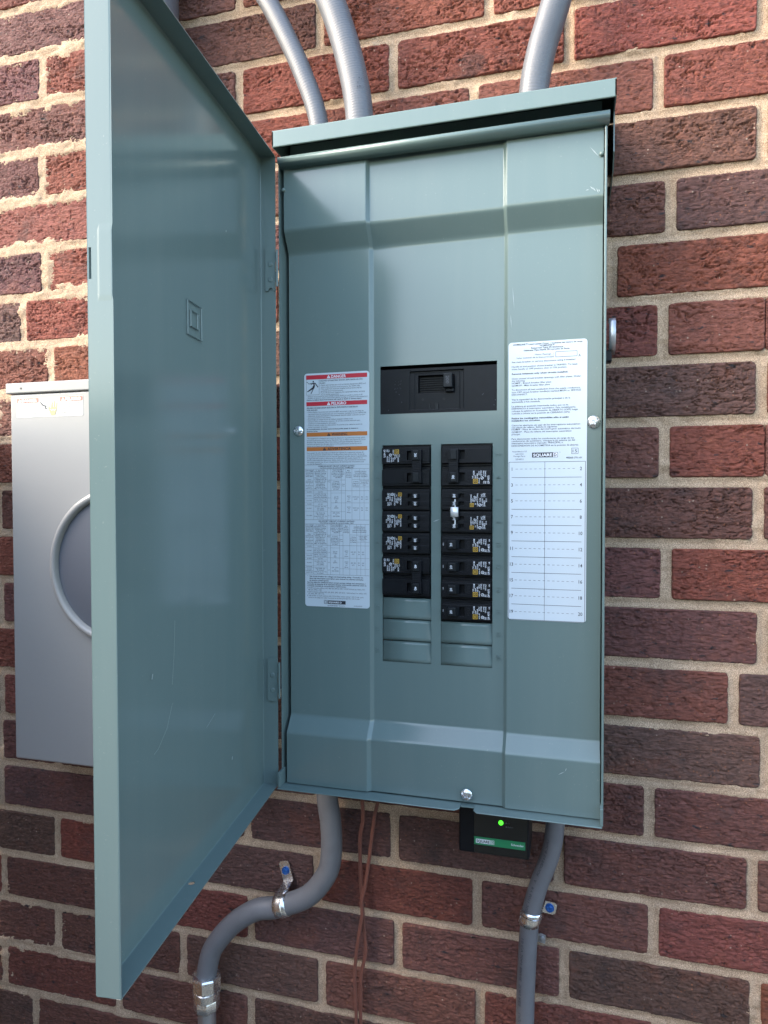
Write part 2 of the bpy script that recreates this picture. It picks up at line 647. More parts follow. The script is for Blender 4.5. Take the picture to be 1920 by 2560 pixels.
# tone and face seen in the photograph, by course and brick centre
SEEN = [(-2, -.35, 'd'), (-1, -.23, 'd'), (-1, 0, 'r'), (-1, .21, 'r'), (0, -.35, 'd'), (0, -.13, 'r'), (0, .1, 'r'), (0, .31, 'r'), (1, .2, 'm'), (1, .42, 'r'),
        (1, -.02, 'm'), (1, -.24, 'r'), (2, .31, 'd'), (3, .22, 'd'), (3, .43, 'b'), (4, .37, 'r'), (5, .21, 'm'), (5, .37, 'm'), (6, .32, 'b'), (7, .22, 'd'),
        (7, .37, 'r'), (8, .31, 'd'), (8, .5, 'd'), (9, .22, 'd'), (9, .43, 'r'), (10, .32, 'd'), (11, .3, 'm'), (11, .5, 'b'), (12, .33, 'b'), (13, .2, 'd'), (13, .42, 'd'),
        (14, .1, 'b'), (14, .31, 'd'), (14, -.13, 'b'), (14, -.35, 'd'), (15, -.02, 'm'), (15, .2, 'd'), (15, .42, 'm'), (15, -.23, 'b'), (15, -.45, 'r'),
        (16, .1, 'd'), (16, .31, 'b'), (16, .53, 'o'), (16, -.13, 'b'), (16, -.34, 'm'), (17, 0, 'd'), (17, .2, 'm'), (17, -.23, 'b'), (17, -.45, 'd'),
        (18, -.56, 'm'), (18, -.13, 'b'), (18, -.34, 'd'), (14, -.56, 'b'), (-2, -.57, 'p'), (-1, -.68, 'p'), (-1, -.46, 'r'), (0, -.56, 'd'),
        (1, -.68, 'p'), (1, -.46, 'r'), (2, -.56, 'm'), (3, -.68, 'p'), (3, -.46, 'r'), (4, -.62, 'm'), (5, -.68, 'm'), (5, -.46, 'o'),
        (-2, -.13, 'm'), (-2, .09, 'm'), (-2, .31, 'r'), (-3, .2, 'm'), (16, -.56, 'd'), (17, -.66, 'd')]
joints = {}
for k in range(KMIN, KMAX + 1):
    base = -0.0145 if k % 2 == 0 else 0.0965
    base += SHIFT.get(k, 0) + 0.004 * math.sin(k * 2.7)
    js = [base + MOD * i for i in range(-8, 8)]
    for ox in OBS.get(k, []):
        i = min(range(len(js)), key=lambda q: abs(js[q] - ox))
        js[i] = ox
    js = sorted([j for j in js if XMIN < j < XMAX])
    joints[k] = [XMIN] + js + [XMAX]

FULL_W = MOD - JOINT


def brick_mesh(seed, width, bark):
    nx, nz = int(width / 0.0012) + 1, int(BH / 0.0012) + 1
    x = np.linspace(-width / 2, width / 2, nx)
    z = np.linspace(-BH / 2, BH / 2, nz)
    X, Z = np.meshgrid(x * 1000, z * 1000, indexing='ij')
    s = seed * 3 + 1
    warp = fbm(X / 26, Z / 11, s + 40, 3) * 4.5
    if bark:
        n = fbm(X / 17, (Z + warp) / 3.9, s, 4, 0.55)
        crack = sstep(0.17, 0.02, np.abs(n)) * sstep(-0.45, 0.35, fbm(X / 45, Z / 22, s + 9, 2))
        n2 = fbm(X / 11 + 9, (Z + warp * 1.3) / 2.3, s + 3, 3)
        crack2 = sstep(0.15, 0.02, np.abs(n2)) * 0.6
        H = 0.5 * n - 3.2 * crack - 2.0 * crack2 + 0.55 * fbm(X / 2.4, Z / 1.4, s + 6, 3, 0.6)
        H = H + 0.7 * fbm(X / 30, Z / 24, s + 8, 2)
    else:
        n = fbm(X / 18, (Z + warp) / 1.9, s, 4, 0.6)
        n2 = fbm(X / 26 + 3, (Z + warp) / 8.0, s + 3, 3)
        crack = sstep(0.07, 0.0, np.abs(n2)) * sstep(0.0, 0.5, fbm(X / 40, Z / 22, s + 9, 2))
        pit = sstep(0.55, 0.85, fbm(X / 6, Z / 5, s + 12, 2))
        H = 0.75 * n - 1.9 * crack - 1.4 * pit + 0.55 * fbm(X / 2.6, Z / 1.3, s + 6, 3, 0.6) + 0.5 * fbm(X / 40, Z / 30, s + 8, 2)
    wob = 1.5 * fbm(X / 9, Z / 9, s + 20, 4, 0.65) + 0.5
    d = np.minimum(width * 500 - np.abs(X), BH * 500 - np.abs(Z)) + wob * 0.6
    cx, cz = width * 500 - np.abs(X), BH * 500 - np.abs(Z)
    rc = 4.0                                            # rounded corners
    inc = (cx < rc) & (cz < rc)
    dc = rc - np.sqrt((rc - cx) ** 2 + (rc - cz) ** 2)
    d = np.where(inc, np.minimum(d, dc), d)
    r = 1.7
    t = np.clip((r - d) / r, 0, 2.0)
    edge = np.where(t < 1, r * (1 - np.sqrt(np.clip(1 - t * t, 0, 1))), r + (t - 1) * 14)
    fade = sstep(0.0, 4.0, d)
    Y = (-H * (0.35 + 0.65 * fade) + edge) / 1000
    V = np.stack([X / 1000, Y, Z / 1000], -1)
    # ring pushed back into the wall
    P = np.zeros((nx + 2, nz + 2, 3))
    P[1:-1, 1:-1] = V
    P[0, 1:-1], P[-1, 1:-1] = V[0], V[-1]
    P[:, 0], P[:, -1] = P[:, 1], P[:, -2]
    P[0, :, 1] = P[-1, :, 1] = 0.03
    P[:, 0, 1] = P[:, -1, 1] = 0.03
    me = grid_mesh('brick', P, nx + 2, nz + 2)
    me.materials.append(M['brick'])
    return me


BARK = [brick_mesh(i, FULL_W, True) for i in range(8)]
FINE = [brick_mesh(30 + i, FULL_W, False) for i in range(6)]
HALF = [brick_mesh(60, 0.1, True), brick_mesh(61, 0.1, False)]

wall = thing('brick_wall', 'rough red and brown brick wall with sandy mortar behind the electrical boxes', 'wall', (0, 0.03, -1.25))
cells = []
for k in range(KMIN, KMAX + 1):
    js = joints[k]
    for a, b2 in zip(js[:-1], js[1:]):
        xa, xb = a + JOINT / 2, b2 - JOINT / 2
        if k in THIN and xa < THIN[k] < xb:
            cells.append((k, xa, THIN[k] - 0.0007))
            cells.append((k, THIN[k] + 0.0007, xb))
        else:
            cells.append((k, xa, xb))


def zc(k):
    return Z0 - COURSE * (k + 0.5)


cells.sort(key=lambda c: max(abs((c[1] + c[2]) / 2 + 0.11) / 0.62, abs(zc(c[0]) - 0.16) / 0.9))
rb = random.Random(5)
far = MB()
for i, (k, xa, xb) in enumerate(cells):
    xc, w, z = (xa + xb) / 2, xb - xa, zc(k)
    if w < 0.02:
        continue
    tone = None
    for sk, sx, st in SEEN:
        if sk == k and xa < sx < xb:
            tone = st
    if tone is None:
        tone = rb.choice('mmddrbpd' if z > 0.2 else 'ddbbmdmr')
    if i < 300:
        half = w < 0.15
        bark = rb.random() < (0.85 if z > 0.1 else 0.45)
        me = (HALF[0] if bark else HALF[1]) if half else (rb.choice(BARK) if bark else rb.choice(FINE))
        o = bpy.data.objects.new('brick', me)
        COL.objects.link(o)
        o.parent = wall
        fx = rb.choice((0, math.pi))
        o.rotation_euler = (rb.uniform(-.006, .006), fx, rb.uniform(-.006, .006))
        o.scale = (w / (0.1 if half else FULL_W), 1, 1)
        o.location = Vector((xc, rb.uniform(-.0010, .0010), z)) - ORIGIN[wall]
        c = TONE[tone]
        j = rb.uniform(0.86, 1.14)
        o.color = (c[0] * j, c[1] * j * rb.uniform(0.93, 1.07), c[2] * j * rb.uniform(0.93, 1.07), 1)
    else:
        far.box(xa, xb, 0.0, 0.03, z - BH / 2, z + BH / 2)
o = far.build('outer_brickwork', M['brick'], wall, weld=False)
o.color = (*TONE['m'], 1)
o['kind'] = 'stuff'

# mortar: fine sheet where the camera looks, plain bed elsewhere
mx0, mx1, mz0, mz1, st = -0.76, 0.56, -0.78, 1.03, 0.0026
gx, gz = np.arange(mx0, mx1, st), np.arange(mz0, mz1, st)
GX, GZ = np.meshgrid(gx, gz, indexing='ij')
kk = np.floor((Z0 - GZ) / COURSE).astype(int)
Dz = BH / 2 - np.abs(GZ - (Z0 - COURSE * (kk + 0.5)))
Dx = np.zeros_like(GX)
for k in range(kk.min(), kk.max() + 1):
    row = (kk == k)
    js = np.array(joints[k])
    dj = np.min(np.abs(GX[row][:, None] - js[None, :]), 1) - JOINT / 2
    Dx[row] = dj
inside = np.minimum(Dz, Dx) * 1000                        # mm inside a brick (+)
X, Z = GX * 1000, GZ * 1000
sm = sstep(-380, -470, X) * sstep(230, 330, Z) * 1.0 + sstep(-470, -560, X) * sstep(-330, -420, Z) * 0.75
sm = np.clip(sm * (0.75 + 0.5 * fbm(X / 30, Z / 22, 70, 3)) + 0.55 * sstep(0.5, 0.95, fbm(X / 45, Z / 30, 77, 3)), 0, 1)
tool = 2.0 * sstep(-7, 0, inside)                          # joints are tooled slightly hollow
Y = 4.8 - 5.5 * sm - tool * (1 - sm) + 0.8 * fbm(X / 3.0, Z / 3.0, 80, 3) + 0.8 * fbm(X / 18, Z / 9, 85, 2)
Y = Y + np.where(inside > 0, inside * (0.9 - 0.62 * sm) + sm * 0.8 * fbm(X / 7, Z / 5, 90, 3), 0)
keep = (inside[:-1, :-1] < 9)
me = grid_mesh('mortar', np.stack([GX, Y / 1000, GZ], -1), len(gx), len(gz), keep)
me.materials.append(M['mortar'])
mo = bpy.data.objects.new('mortar', me)
COL.objects.link(mo)
mo.parent = wall
mo.location = -ORIGIN[wall]
mb = MB().box(XMIN, XMAX, 0.012, 0.03, Z0 - COURSE * (KMAX + 1), Z0 - COURSE * KMIN)
mb.build('mortar_bed', M['mortar'], wall)

# timber fence that butts against the wall just left of the view; its rail ends show at the picture's edge
sf = thing('timber_fence', 'orange brown timber fence meeting the brick wall at the far left edge', 'fence', (-0.70, -0.9, -1.25))
bd = None
for i in range(10):
    if bd is None:
        bd = MB().box(-0.722, -0.702, -0.150, -0.012, -1.24, 0.318).build('fence_board', M['timber'], sf, bevel=0.003)
    else:
        o = bd.copy()
        COL.objects.link(o)
        o.parent = sf
        o.location = bd.location + Vector((0.002 * (i % 2), -0.143 * i, 0.004 * (i % 3)))
MB().box(-0.7010, -0.6730, -0.060, -0.014, -1.24, -0.568).build('fence_post', M['timber'], sf, bevel=0.002)
for z in (-1.05, 0.285):
    h = 0.022 if z > 0 else (0.055 if z > -0.8 else 0.09)
    MB().box(-0.7015, -0.668 if z > 0 else -0.6735, -1.43, -0.012, z, z + h).build('fence_rail', M['timber'], sf, bevel=0.002)

# ------------------------------------------------------------------ electrical panel
YM, YS, YT, YR = -0.1145, -0.1185, -0.132, -0.135
XL, XR = -0.1200, 0.2463
panel = thing('breaker_panel', 'large grey green breaker panel on the wall with its door swung open', 'electrical panel', (0.063, -0.06, -0.1535))
# box shell
sh = MB()
zb, zt = -0.1525, 0.598
sh.quad((XL, YR, zb), (XL, -0.001, zb), (XL, -0.001, zt), (XL, YR, 0.588))
sh.quad((XR, YR, zb), (XR, YR, 0.586), (XR, -0.001, zt), (XR, -0.001, zb))
sh.quad((XL, -0.001, zb), (XR, -0.001, zb), (XR, -0.001, zt), (XL, -0.001, zt))
sh.quad((XL, YR, zb), (XR, YR, zb), (XR, -0.001, zb), (XL, -0.001, zb))
sh.quad((XL, -0.001, zt), (XR, -0.001, zt), (XR, -0.112, zt), (XL, -0.112, zt))
sh.build('enclosure', M['paint'], panel, solid=0.0013, offset=1)
# lips of the box
sh = MB()
sh.profile([(-0.108, 0.5905), (-0.134, 0.5905), (-0.142, 0.5898), (-0.1463, 0.5878), (-0.1472, 0.5845), (-0.1455, 0.5812), (-0.141, 0.5790), (-0.1345, 0.5780)], -0.1175, 0.2500)
sh.build('top_lip', M['paint'], panel, smooth=True, solid=0.0012, angle=80)


def bottom_lip(pts):
    b2 = MB()
    n = len(pts)
    top = [(x, y, -0.1515) for x, y in pts]
    b2.add(top + [(x, y, -0.1528) for x, y in pts], [tuple(range(n)), tuple(range(2 * n - 1, n - 1, -1))] + [(i, (i + 1) % n, (i + 1) % n + n, i + n) for i in range(n)])
    return b2


lp = bottom_lip([(-0.1213, -0.128), (-0.1213, -0.1485), (0.0905, -0.1485), (0.0955, -0.143), (0.0955, -0.128)])
lp.build('bottom_lip', M['paint'], panel, bevel=0.0006)
lp = bottom_lip([(0.1110, -0.128), (0.1110, -0.143), (0.1150, -0.1485), (0.2465, -0.1485), (0.2465, -0.128)])
lp.build('bottom_lip', M['paint'], panel, bevel=0.0006)
for x0, x1 in ((-0.1213, -0.1182), (0.2440, 0.2474)):
    MB().box(x0, x1, -0.1465, -0.128, -0.1513, -0.133).build('corner_lug', M['paint'], panel, bevel=0.0006)
MB().box(0.2454, 0.2479, -0.1372, -0.1290, -0.150, 0.577).build('side_rim', M['paint'], panel, bevel=0.0006)
# rain hood
hd = MB()
hy, hx0, hx1 = -0.1475, -0.1235, 0.2560
hd.profile([(-0.146, 0.5995), (hy, 0.5997), (hy, 0.6180), (-0.145, 0.6198), (-0.001, 0.648)], hx0, hx1)
for hx in (hx0, hx1):
    hd.add([(hx, hy, 0.5997), (hx, hy, 0.6185), (hx, -0.001, 0.648), (hx, -0.001, 0.545), (hx, -0.100, 0.545), (hx, -0.118, 0.5585), (hx, -0.118, 0.600)], [tuple(range(7))])
hd.build('rain_hood', M['paint'], panel, solid=0.0013, bevel=0.0008, offset=-1)
MB().box(XL + 0.003, XR - 0.003, -0.1095, -0.1075, 0.588, 0.618).build('hood_back', M['paint'], panel)

# dead front cover: pressed sheet, recessed field, rounded bends, slightly uneven
CX0, CX1, CZ0, CZ1 = -0.1155, 0.2446, -0.1502, 0.5815


def ramp01(v, a, b2):
    t = np.clip((v - a) / (b2 - a), 0, 1)
    r = 0.16                       # rounded ends of each bend
    lo = np.where(t < r, t * t / (2 * r), t - r / 2)
    lo = np.where(t > 1 - r, (1 - r) - (1 - t) ** 2 / (2 * r), lo)
    return lo / (1 - r)


def cover_y(x, z):
    raised = np.maximum(1 - ramp01(z, -0.0915, -0.0695), ramp01(z, 0.4820, 0.5100))
    base = YS + (YT - YS) * raised
    mid = ramp01(x, -0.0152, -0.0106) * (1 - ramp01(x, 0.1406, 0.1450))
    warp = 0.00010 * fbm(x * 9, z * 6, 50, 2) + 0.0016 * raised * sstep(0.10, -0.02, np.hypot((x + 0.075) * 1.1, z - 0.535) ) * (z > 0.3)
    return base + 0.0042 * mid - warp * (1 - 0.8 * mid)


def breaks(lo, hi, step, extra, zones):
    v = list(np.arange(lo, hi, step)) + [hi] + extra
    for a, b2 in zones:
        v += list(np.linspace(a, b2, 13)) + [a - 0.0006, b2 + 0.0006]
    v = sorted(v)
    out = [v[0]]
    for q in v[1:]:
        if q - out[-1] > 2e-4:
            out.append(q)
        elif q in extra:
            out[-1] = q
    return out


xs = breaks(CX0, CX1, 0.009, [-0.0028, -0.0003, 0.0579, 0.0693, 0.1282, 0.1328], [(-0.0152, -0.0106), (0.1406, 0.1450)])
zs = breaks(CZ0, CZ1, 0.009, [0.0, 0.0508, 0.0762, 0.2540, 0.2903, 0.3459], [(-0.0915, -0.0695), (0.4820, 0.5100)])
HOLES = [(-0.0003, 0.0579, 0.0, 0.2540), (0.0693, 0.1282, 0.0, 0.2540), (-0.0028, 0.1328, 0.2903, 0.3459)]
GXc, GZc = np.meshgrid(xs, zs, indexing='ij')
GYc = cover_y(GXc, GZc)
cv = MB()
nz = len(zs)
F = []
for i in range(len(xs) - 1):
    for j in range(nz - 1):
        xm, zm = (xs[i] + xs[i + 1]) / 2, (zs[j] + zs[j + 1]) / 2
        if not any(h[0] < xm < h[1] and h[2] < zm < h[3] for h in HOLES):
            F.append((i * nz + j, (i + 1) * nz + j, (i + 1) * nz + j + 1, i * nz + j + 1))
cv.add(np.stack([GXc, GYc, GZc], -1), F)
# folded edges of the openings and of the outline
for h in HOLES:
    ym = float(cover_y(np.array(h[0] + .003), np.array(h[2] + .003))) - 0.00004
    for q in ((h[0], h[2], h[1], h[2]), (h[0], h[3], h[1], h[3]), (h[0], h[2], h[0], h[3]), (h[1], h[2], h[1], h[3])):
        cv.quad((q[0], ym, q[1]), (q[2], ym, q[3]), (q[2], ym + 0.0016, q[3]), (q[0], ym + 0.0016, q[1]))
for xe in (CX0, CX1):
    col_ = [float(cover_y(np.array(xe), np.array(z))) for z in zs]
    for j in range(nz - 1):
        cv.quad((xe, col_[j], zs[j]), (xe, col_[j + 1], zs[j + 1]), (xe, col_[j + 1] + 0.006, zs[j + 1]), (xe, col_[j] + 0.006, zs[j]))
for ze in (CZ0, CZ1):
    row_ = [float(cover_y(np.array(x), np.array(ze))) for x in xs]
    for j in range(len(xs) - 1):
        cv.quad((xs[j], row_[j], ze), (xs[j + 1], row_[j + 1], ze), (xs[j + 1], row_[j + 1] + 0.006, ze), (xs[j], row_[j] + 0.006, ze))
cover = cv.build('cover', M['paint'], panel, smooth=True, angle=180, weld=False)
# stray sheet edges of the cover (small dog ears that hook the box)
for x, z in ((0.2425, 0.5505), (-0.1155, 0.5555)):
    MB().lathe((x, -0.1325, z), (0, -1, 0), [(0.0026, 0), (0.0024, 0.0018), (0.001, 0.0028)], 10).build('cover_dimple', M['paint'], panel, smooth=True, angle=60)

# knock-out plates still in place
for x0, x1, rows in ((0.0003, 0.0576, 3), (0.0696, 0.1279, 2)):
    for r in range(rows):
        z1 = 0.0254 * (r + 1)
        z0 = z1 - 0.0254
        b2 = MB()
        n = 7
        pr = []
        for q in range(n):
            t = q / (n - 1)
            pr.append((YM + 0.0017 * (1 - t) - 0.0003 * t ** 3, z1 - 0.0008 - t * 0.0240))
        pr.append((YM + 0.0030, z0 + 0.0002))
        b2.profile(pr, x0, x1)
        b2.build('knockout_plate', M['paint'], panel, smooth=True, angle=50, solid=0.0008)

# embossed slot numbers
for i in range(10):
    z = 0.254 - 0.0254 * (i + 0.5)
    for s, x, rot in ((str(2 * i + 1), -0.0066, 90), (str(2 * i + 2), 0.1352, -90)):
        b2 = MB()
        put_text(b2, s, x, z, YM - 0.0007, 0.0050, 'c', rot, bold=-0.012, squeeze=0.95)
        o = b2.build('embossed_number', M['paint'], panel, smooth=False, solid=0.0010, offset=-1)
        md = o.modifiers.new('soft', 'BEVEL')
        md.width = 0.00022
        md.segments = 1

# cover screws


def screw(x, y, z, r, slot):
    b2 = MB()
    n, rings = 32, 12
    ca, sa = math.cos(slot), math.sin(slot)
    V = [(x, y - 0.0, z)]
    V = []
    for i in range(rings + 1):
        rr = r * i / rings
        for j in range(n):
            a = 2 * math.pi * j / n
            px, pz = rr * math.cos(a), rr * math.sin(a)
            h = 0.0034 * math.sqrt(max(0.0, 1 - (rr / r) ** 2 * 0.93))
            u, v = px * ca + pz * sa, -px * sa + pz * ca
            if abs(v) < 0.00062 and rr < r * 0.98:
                h = min(h, 0.0014)
            if abs(u) < 0.0008 and abs(v) < 0.0026:
                h = min(h, 0.0013)
            V.append((x + px, y - h, z + pz))
    F = []
    for i in range(rings):
        for j in range(n):
            a, c2 = i * n + j, i * n + (j + 1) % n
            F.append((a, c2, c2 + n, a + n))
    b2.add(V, F)
    return b2.build('cover_screw', M['zinc'], panel, smooth=True, angle=50)


screw(-0.1040, YS, 0.2730, 0.0062, math.radians(-8))
screw(0.2365, YS, 0.2738, 0.0070, math.radians(32))
screw(0.1017, YT, -0.1403, 0.0068, math.radians(-30))

# door catch on the right side of the box
ct = MB()
ct.profile([(-0.098, 0.384), (-0.110, 0.384), (-0.122, 0.3825), (-0.1275, 0.378), (-0.1285, 0.366), (-0.1275, 0.357), (-0.121, 0.350), (-0.106, 0.347)], 0.2512, 0.2580)
ct.build('door_catch', M['galv'], panel, smooth=True, angle=60, solid=0.0012)
MB().box(0.2477, 0.2545, -0.118, -0.102, 0.338, 0.350).build('catch_block', M['plastic'], panel, bevel=0.001)

# ---------------------------------------------- door
TH = math.radians(6.75)
E1 = Vector((math.sin(TH), -math.cos(TH), 0))
E2 = Vector((math.cos(TH), math.sin(TH), 0))
DO = Vector((-0.1438, -0.1368, 0))
DL, DB, DZ0, DZ1 = 0.3568, 0.0182, -0.1525, 0.5955


def dp(a, b2, z):
    if z > 0.5:
        z = z - 0.020 * a / DL          # the free end hangs a little low
    p = DO + E1 * a + E2 * b2
    return (p.x, p.y, z)


dr = MB()
zn0, zn1 = 0.3425, 0.3638            # latch slot in the free edge
dr.quad(dp(0, 0, DZ0), dp(DL, 0, DZ0), dp(DL, 0, DZ1), dp(0, 0, DZ1))                  # skin
za, zb2, zc2, zd = 0.3275, 0.3310, 0.3745, 0.3790
F1 = DB - 0.0012
bs = [0, 0.0025, 0.0070, 0.0085, F1, DB]
zz = [DZ0, za, zb2, zn0, zn1, zc2, zd, DZ1]
PV = {}
for i, bb in enumerate(bs):
    for j, z in enumerate(zz):
        a = DL
        bx = bb
        if 3 <= i <= 4 and 2 <= j <= 5:
            a = DL + 0.00018                    # pressed pad for the latch
        if i == 5 and 2 <= j <= 5:
            bx = bb - 0.0006
            a = DL + 0.0001
        PV[i, j] = dp(a, bx, z)
for i in range(5):
    for j in range(7):
        if i == 0 and j == 3:
            continue
        dr.quad(PV[i, j], PV[i + 1, j], PV[i + 1, j + 1], PV[i, j + 1])
dr.quad(dp(0, 0, DZ0), dp(0, DB, DZ0), dp(0, DB, DZ1), dp(0, 0, DZ1))                  # hinge edge
dr.quad(dp(0, 0, DZ1), dp(DL, 0, DZ1), dp(DL, DB, DZ1), dp(0, DB, DZ1))                # top edge
# bottom edge with its drain hole: two halves round the hole
ha, hb, hr = 0.2157, 0.0052, 0.0031
n = 10
for sg in (1, -1):
    arc = [(ha + hr * math.cos(math.pi * i / n), hb + sg * hr * math.sin(math.pi * i / n)) for i in range(n + 1)]
    be = DB if sg > 0 else 0.0
    pl = [(0, hb), (0, be), (DL, be), (DL, hb)] + arc
    dr.quad(*[dp(a, c2, DZ0) for a, c2 in pl])
door = dr.build('door', M['paint'], panel, bevel=0.0008, seg=2, solid=0.0012, offset=1)
# pressed emblem: a square with a squared letter inside
em = MB()


def strip(a0, z0, a1, z1, w=0.0011, h=0.0007):
    """raised bead on the inner face of the door between two points"""
    if abs(a1 - a0) > abs(z1 - z0):
        lo, hi = min(a0, a1) - w / 2, max(a0, a1) + w / 2
        r = [(lo, z0 - w / 2), (hi, z0 - w / 2), (hi, z0 + w / 2), (lo, z0 + w / 2)]
    else:
        lo, hi = min(z0, z1) - w / 2, max(z0, z1) + w / 2
        r = [(a0 - w / 2, lo), (a0 + w / 2, lo), (a0 + w / 2, hi), (a0 - w / 2, hi)]
    v = [dp(a, 0.0013, z) for a, z in r] + [dp(a + (0.0003 if a < (r[0][0] + r[1][0]) / 2 else -0.0003), 0.0013 + h, z + (0.0003 if z < (r[0][1] + r[2][1]) / 2 else -0.0003)) for a, z in r]
    em.add(v, [(4, 5, 6, 7), (0, 1, 5, 4), (1, 2, 6, 5), (2, 3, 7, 6), (3, 0, 4, 7)])


A0, A1, EZ0, EZ1 = 0.1749, 0.2050, 0.3410, 0.3717
for seg_ in ((A0, EZ0, A1, EZ0), (A0, EZ1, A1, EZ1), (A0, EZ0, A0, EZ1), (A1, EZ0, A1, EZ1),
             (0.1985, 0.3495, 0.1985, 0.3640), (0.1820, 0.3640, 0.1990, 0.3640), (0.1820, 0.3495, 0.1990, 0.3495), (0.1840, 0.3505, 0.1840, 0.3630), (0.1815, 0.3625, 0.1815, 0.3640), (0.1815, 0.3490, 0.1815, 0.3505)):
    strip(*seg_)
em.build('door_emblem', M['paint'], door, weld=False)


def hinge(z0, z1, notch):
    b2 = MB()
    poly = [(0.0062, z0), (0.0098, z0)]
    if notch:
        for i in range(9):
            a = math.pi - math.pi * i / 8
            poly.append((0.0130 + 0.0030 * math.cos(a), z0 + 0.0034 * math.sin(a)))
    poly += [(0.0185, z0), (0.0185, z0 + 0.010), (0.0205, z0 + 0.010), (0.0205, z0 + 0.022), (0.0185, z0 + 0.022), (0.0185, z0 + 0.034), (0.0205, z0 + 0.034), (0.0205, z1 - 0.006), (0.0185, z1 - 0.006), (0.0185, z1), (0.0062, z1)]
    n = len(poly)
    v = [dp(0.0022, b3, z) for b3, z in poly] + [dp(0.0012, b3, z) for b3, z in poly]
    b2.add(v, [tuple(range(n)), tuple(range(2 * n - 1, n - 1, -1))] + [(i, (i + 1) % n, (i + 1) % n + n, i + n) for i in range(n)])
    for zr in (z0 + 0.031, z0 + 0.013):
        c = dp(0.0022, 0.0125, zr)
        b2.lathe(c, E1, [(0.0030, 0), (0.0030, 0.0003), (0.0022, 0.0007)], 12)
    b2.build('hinge', M['paint'], door, weld=False)


hinge(0.4378, 0.4892, True)
hinge(-0.0510, 0.0006, False)
# hinge pins that tie the leaves to the box
for z0 in (0.4378, -0.0510):
    MB().tube([(-0.1222, -0.1382, z0 + 0.004), (-0.1222, -0.1382, z0 + 0.047)], 0.0014, 8).build('hinge_pin', M['paint'], panel, smooth=True)

# scratches in the paint
sc = MB()


def scratch(x0, z0, x1, z1, y, w=0.00035):
    d = Vector((x1 - x0, 0, z1 - z0)).normalized()
    nrm = Vector((-d.z, 0, d.x)) * w
    sc.quad((x0, y, z0), (x0 + (x1 - x0) * .5 + nrm.x, y, z0 + (z1 - z0) * .5 + nrm.z), (x1, y, z1), (x0 + (x1 - x0) * .5 - nrm.x, y, z0 + (z1 - z0) * .5 - nrm.z))


ys = YT - 0.00025
for a in ((0.2305, 0.5600, 0.2400, 0.5480), (0.2400, 0.5480, 0.2428, 0.5490), (0.2310, 0.5190, 0.2345, 0.5150), (0.2335, 0.5175, 0.2368, 0.5130), (0.2375, 0.5160, 0.2395, 0.5110), (0.2265, 0.5150, 0.2300, 0.5158), (0.2398, 0.5150, 0.2405, 0.5120)):
    scratch(*a, ys, 0.0005)
for a in ((0.2010, -0.1070, 0.2085, -0.1025), (0.2085, -0.1025, 0.2102, -0.0985)):
    scratch(*a, ys, 0.0004)
for a in ((0.1480, 0.3950, 0.1490, 0.3800), (0.1500, 0.4250, 0.1520, 0.4000), (0.2180, 0.4850, 0.2350, 0.4900)):
    scratch(*a, YS - 0.00025, 0.0003)
scratch(0.0600, 0.1650, 0.0680, 0.1680, YM - 0.00025, 0.0006)
sc.build('paint_scratches', M['scratch'], panel, weld=False)

dsc = MB()


def dscr(pts, w=0.00014):
    for (a0, z0), (a1, z1) in zip(pts[:-1], pts[1:]):
        L_ = math.hypot(a1 - a0, z1 - z0)
        na, nz_ = -(z1 - z0) / L_ * w, (a1 - a0) / L_ * w
        dsc.quad(dp(a0 - na, 0.00145, z0 - nz_), dp(a0 + na, 0.00145, z0 + nz_), dp(a1 + na, 0.00145, z1 + nz_), dp(a1 - na, 0.00145, z1 - nz_))


dscr([(0.236, 0.088), (0.238, 0.060), (0.242, 0.034)])
dscr([(0.242, 0.018), (0.252, 0.000), (0.268, -0.012), (0.275, -0.014)])
dscr([(0.276, 0.052), (0.2775, 0.048)], 0.0006)
dscr([(0.105, -0.080), (0.106, -0.083)], 0.0008)
dscr([(0.112, 0.468), (0.1125, 0.466)], 0.0005)
dscr([(0.150, -0.020), (0.171, -0.027)], 0.00018)
dsc.build('paint_scratches', M['scratch'], door, weld=False)

# ---------------------------------------------- stickers on the cover
ST_L = dict(x=-0.0962, z=0.3413, w=0.0812, h=0.2792)
ST_R = dict(x=0.1459, z=0.3635, w=0.0836, h=0.3065)


def sticker(name, s, y, r=0.0035):
    poly = round_rect(s['x'], s['x'] + s['w'], s['z'] - s['h'], s['z'], r)
    return MB().prism(poly, y - 0.00045, y + 0.0001).build(name, M['white'], panel, weld=False)


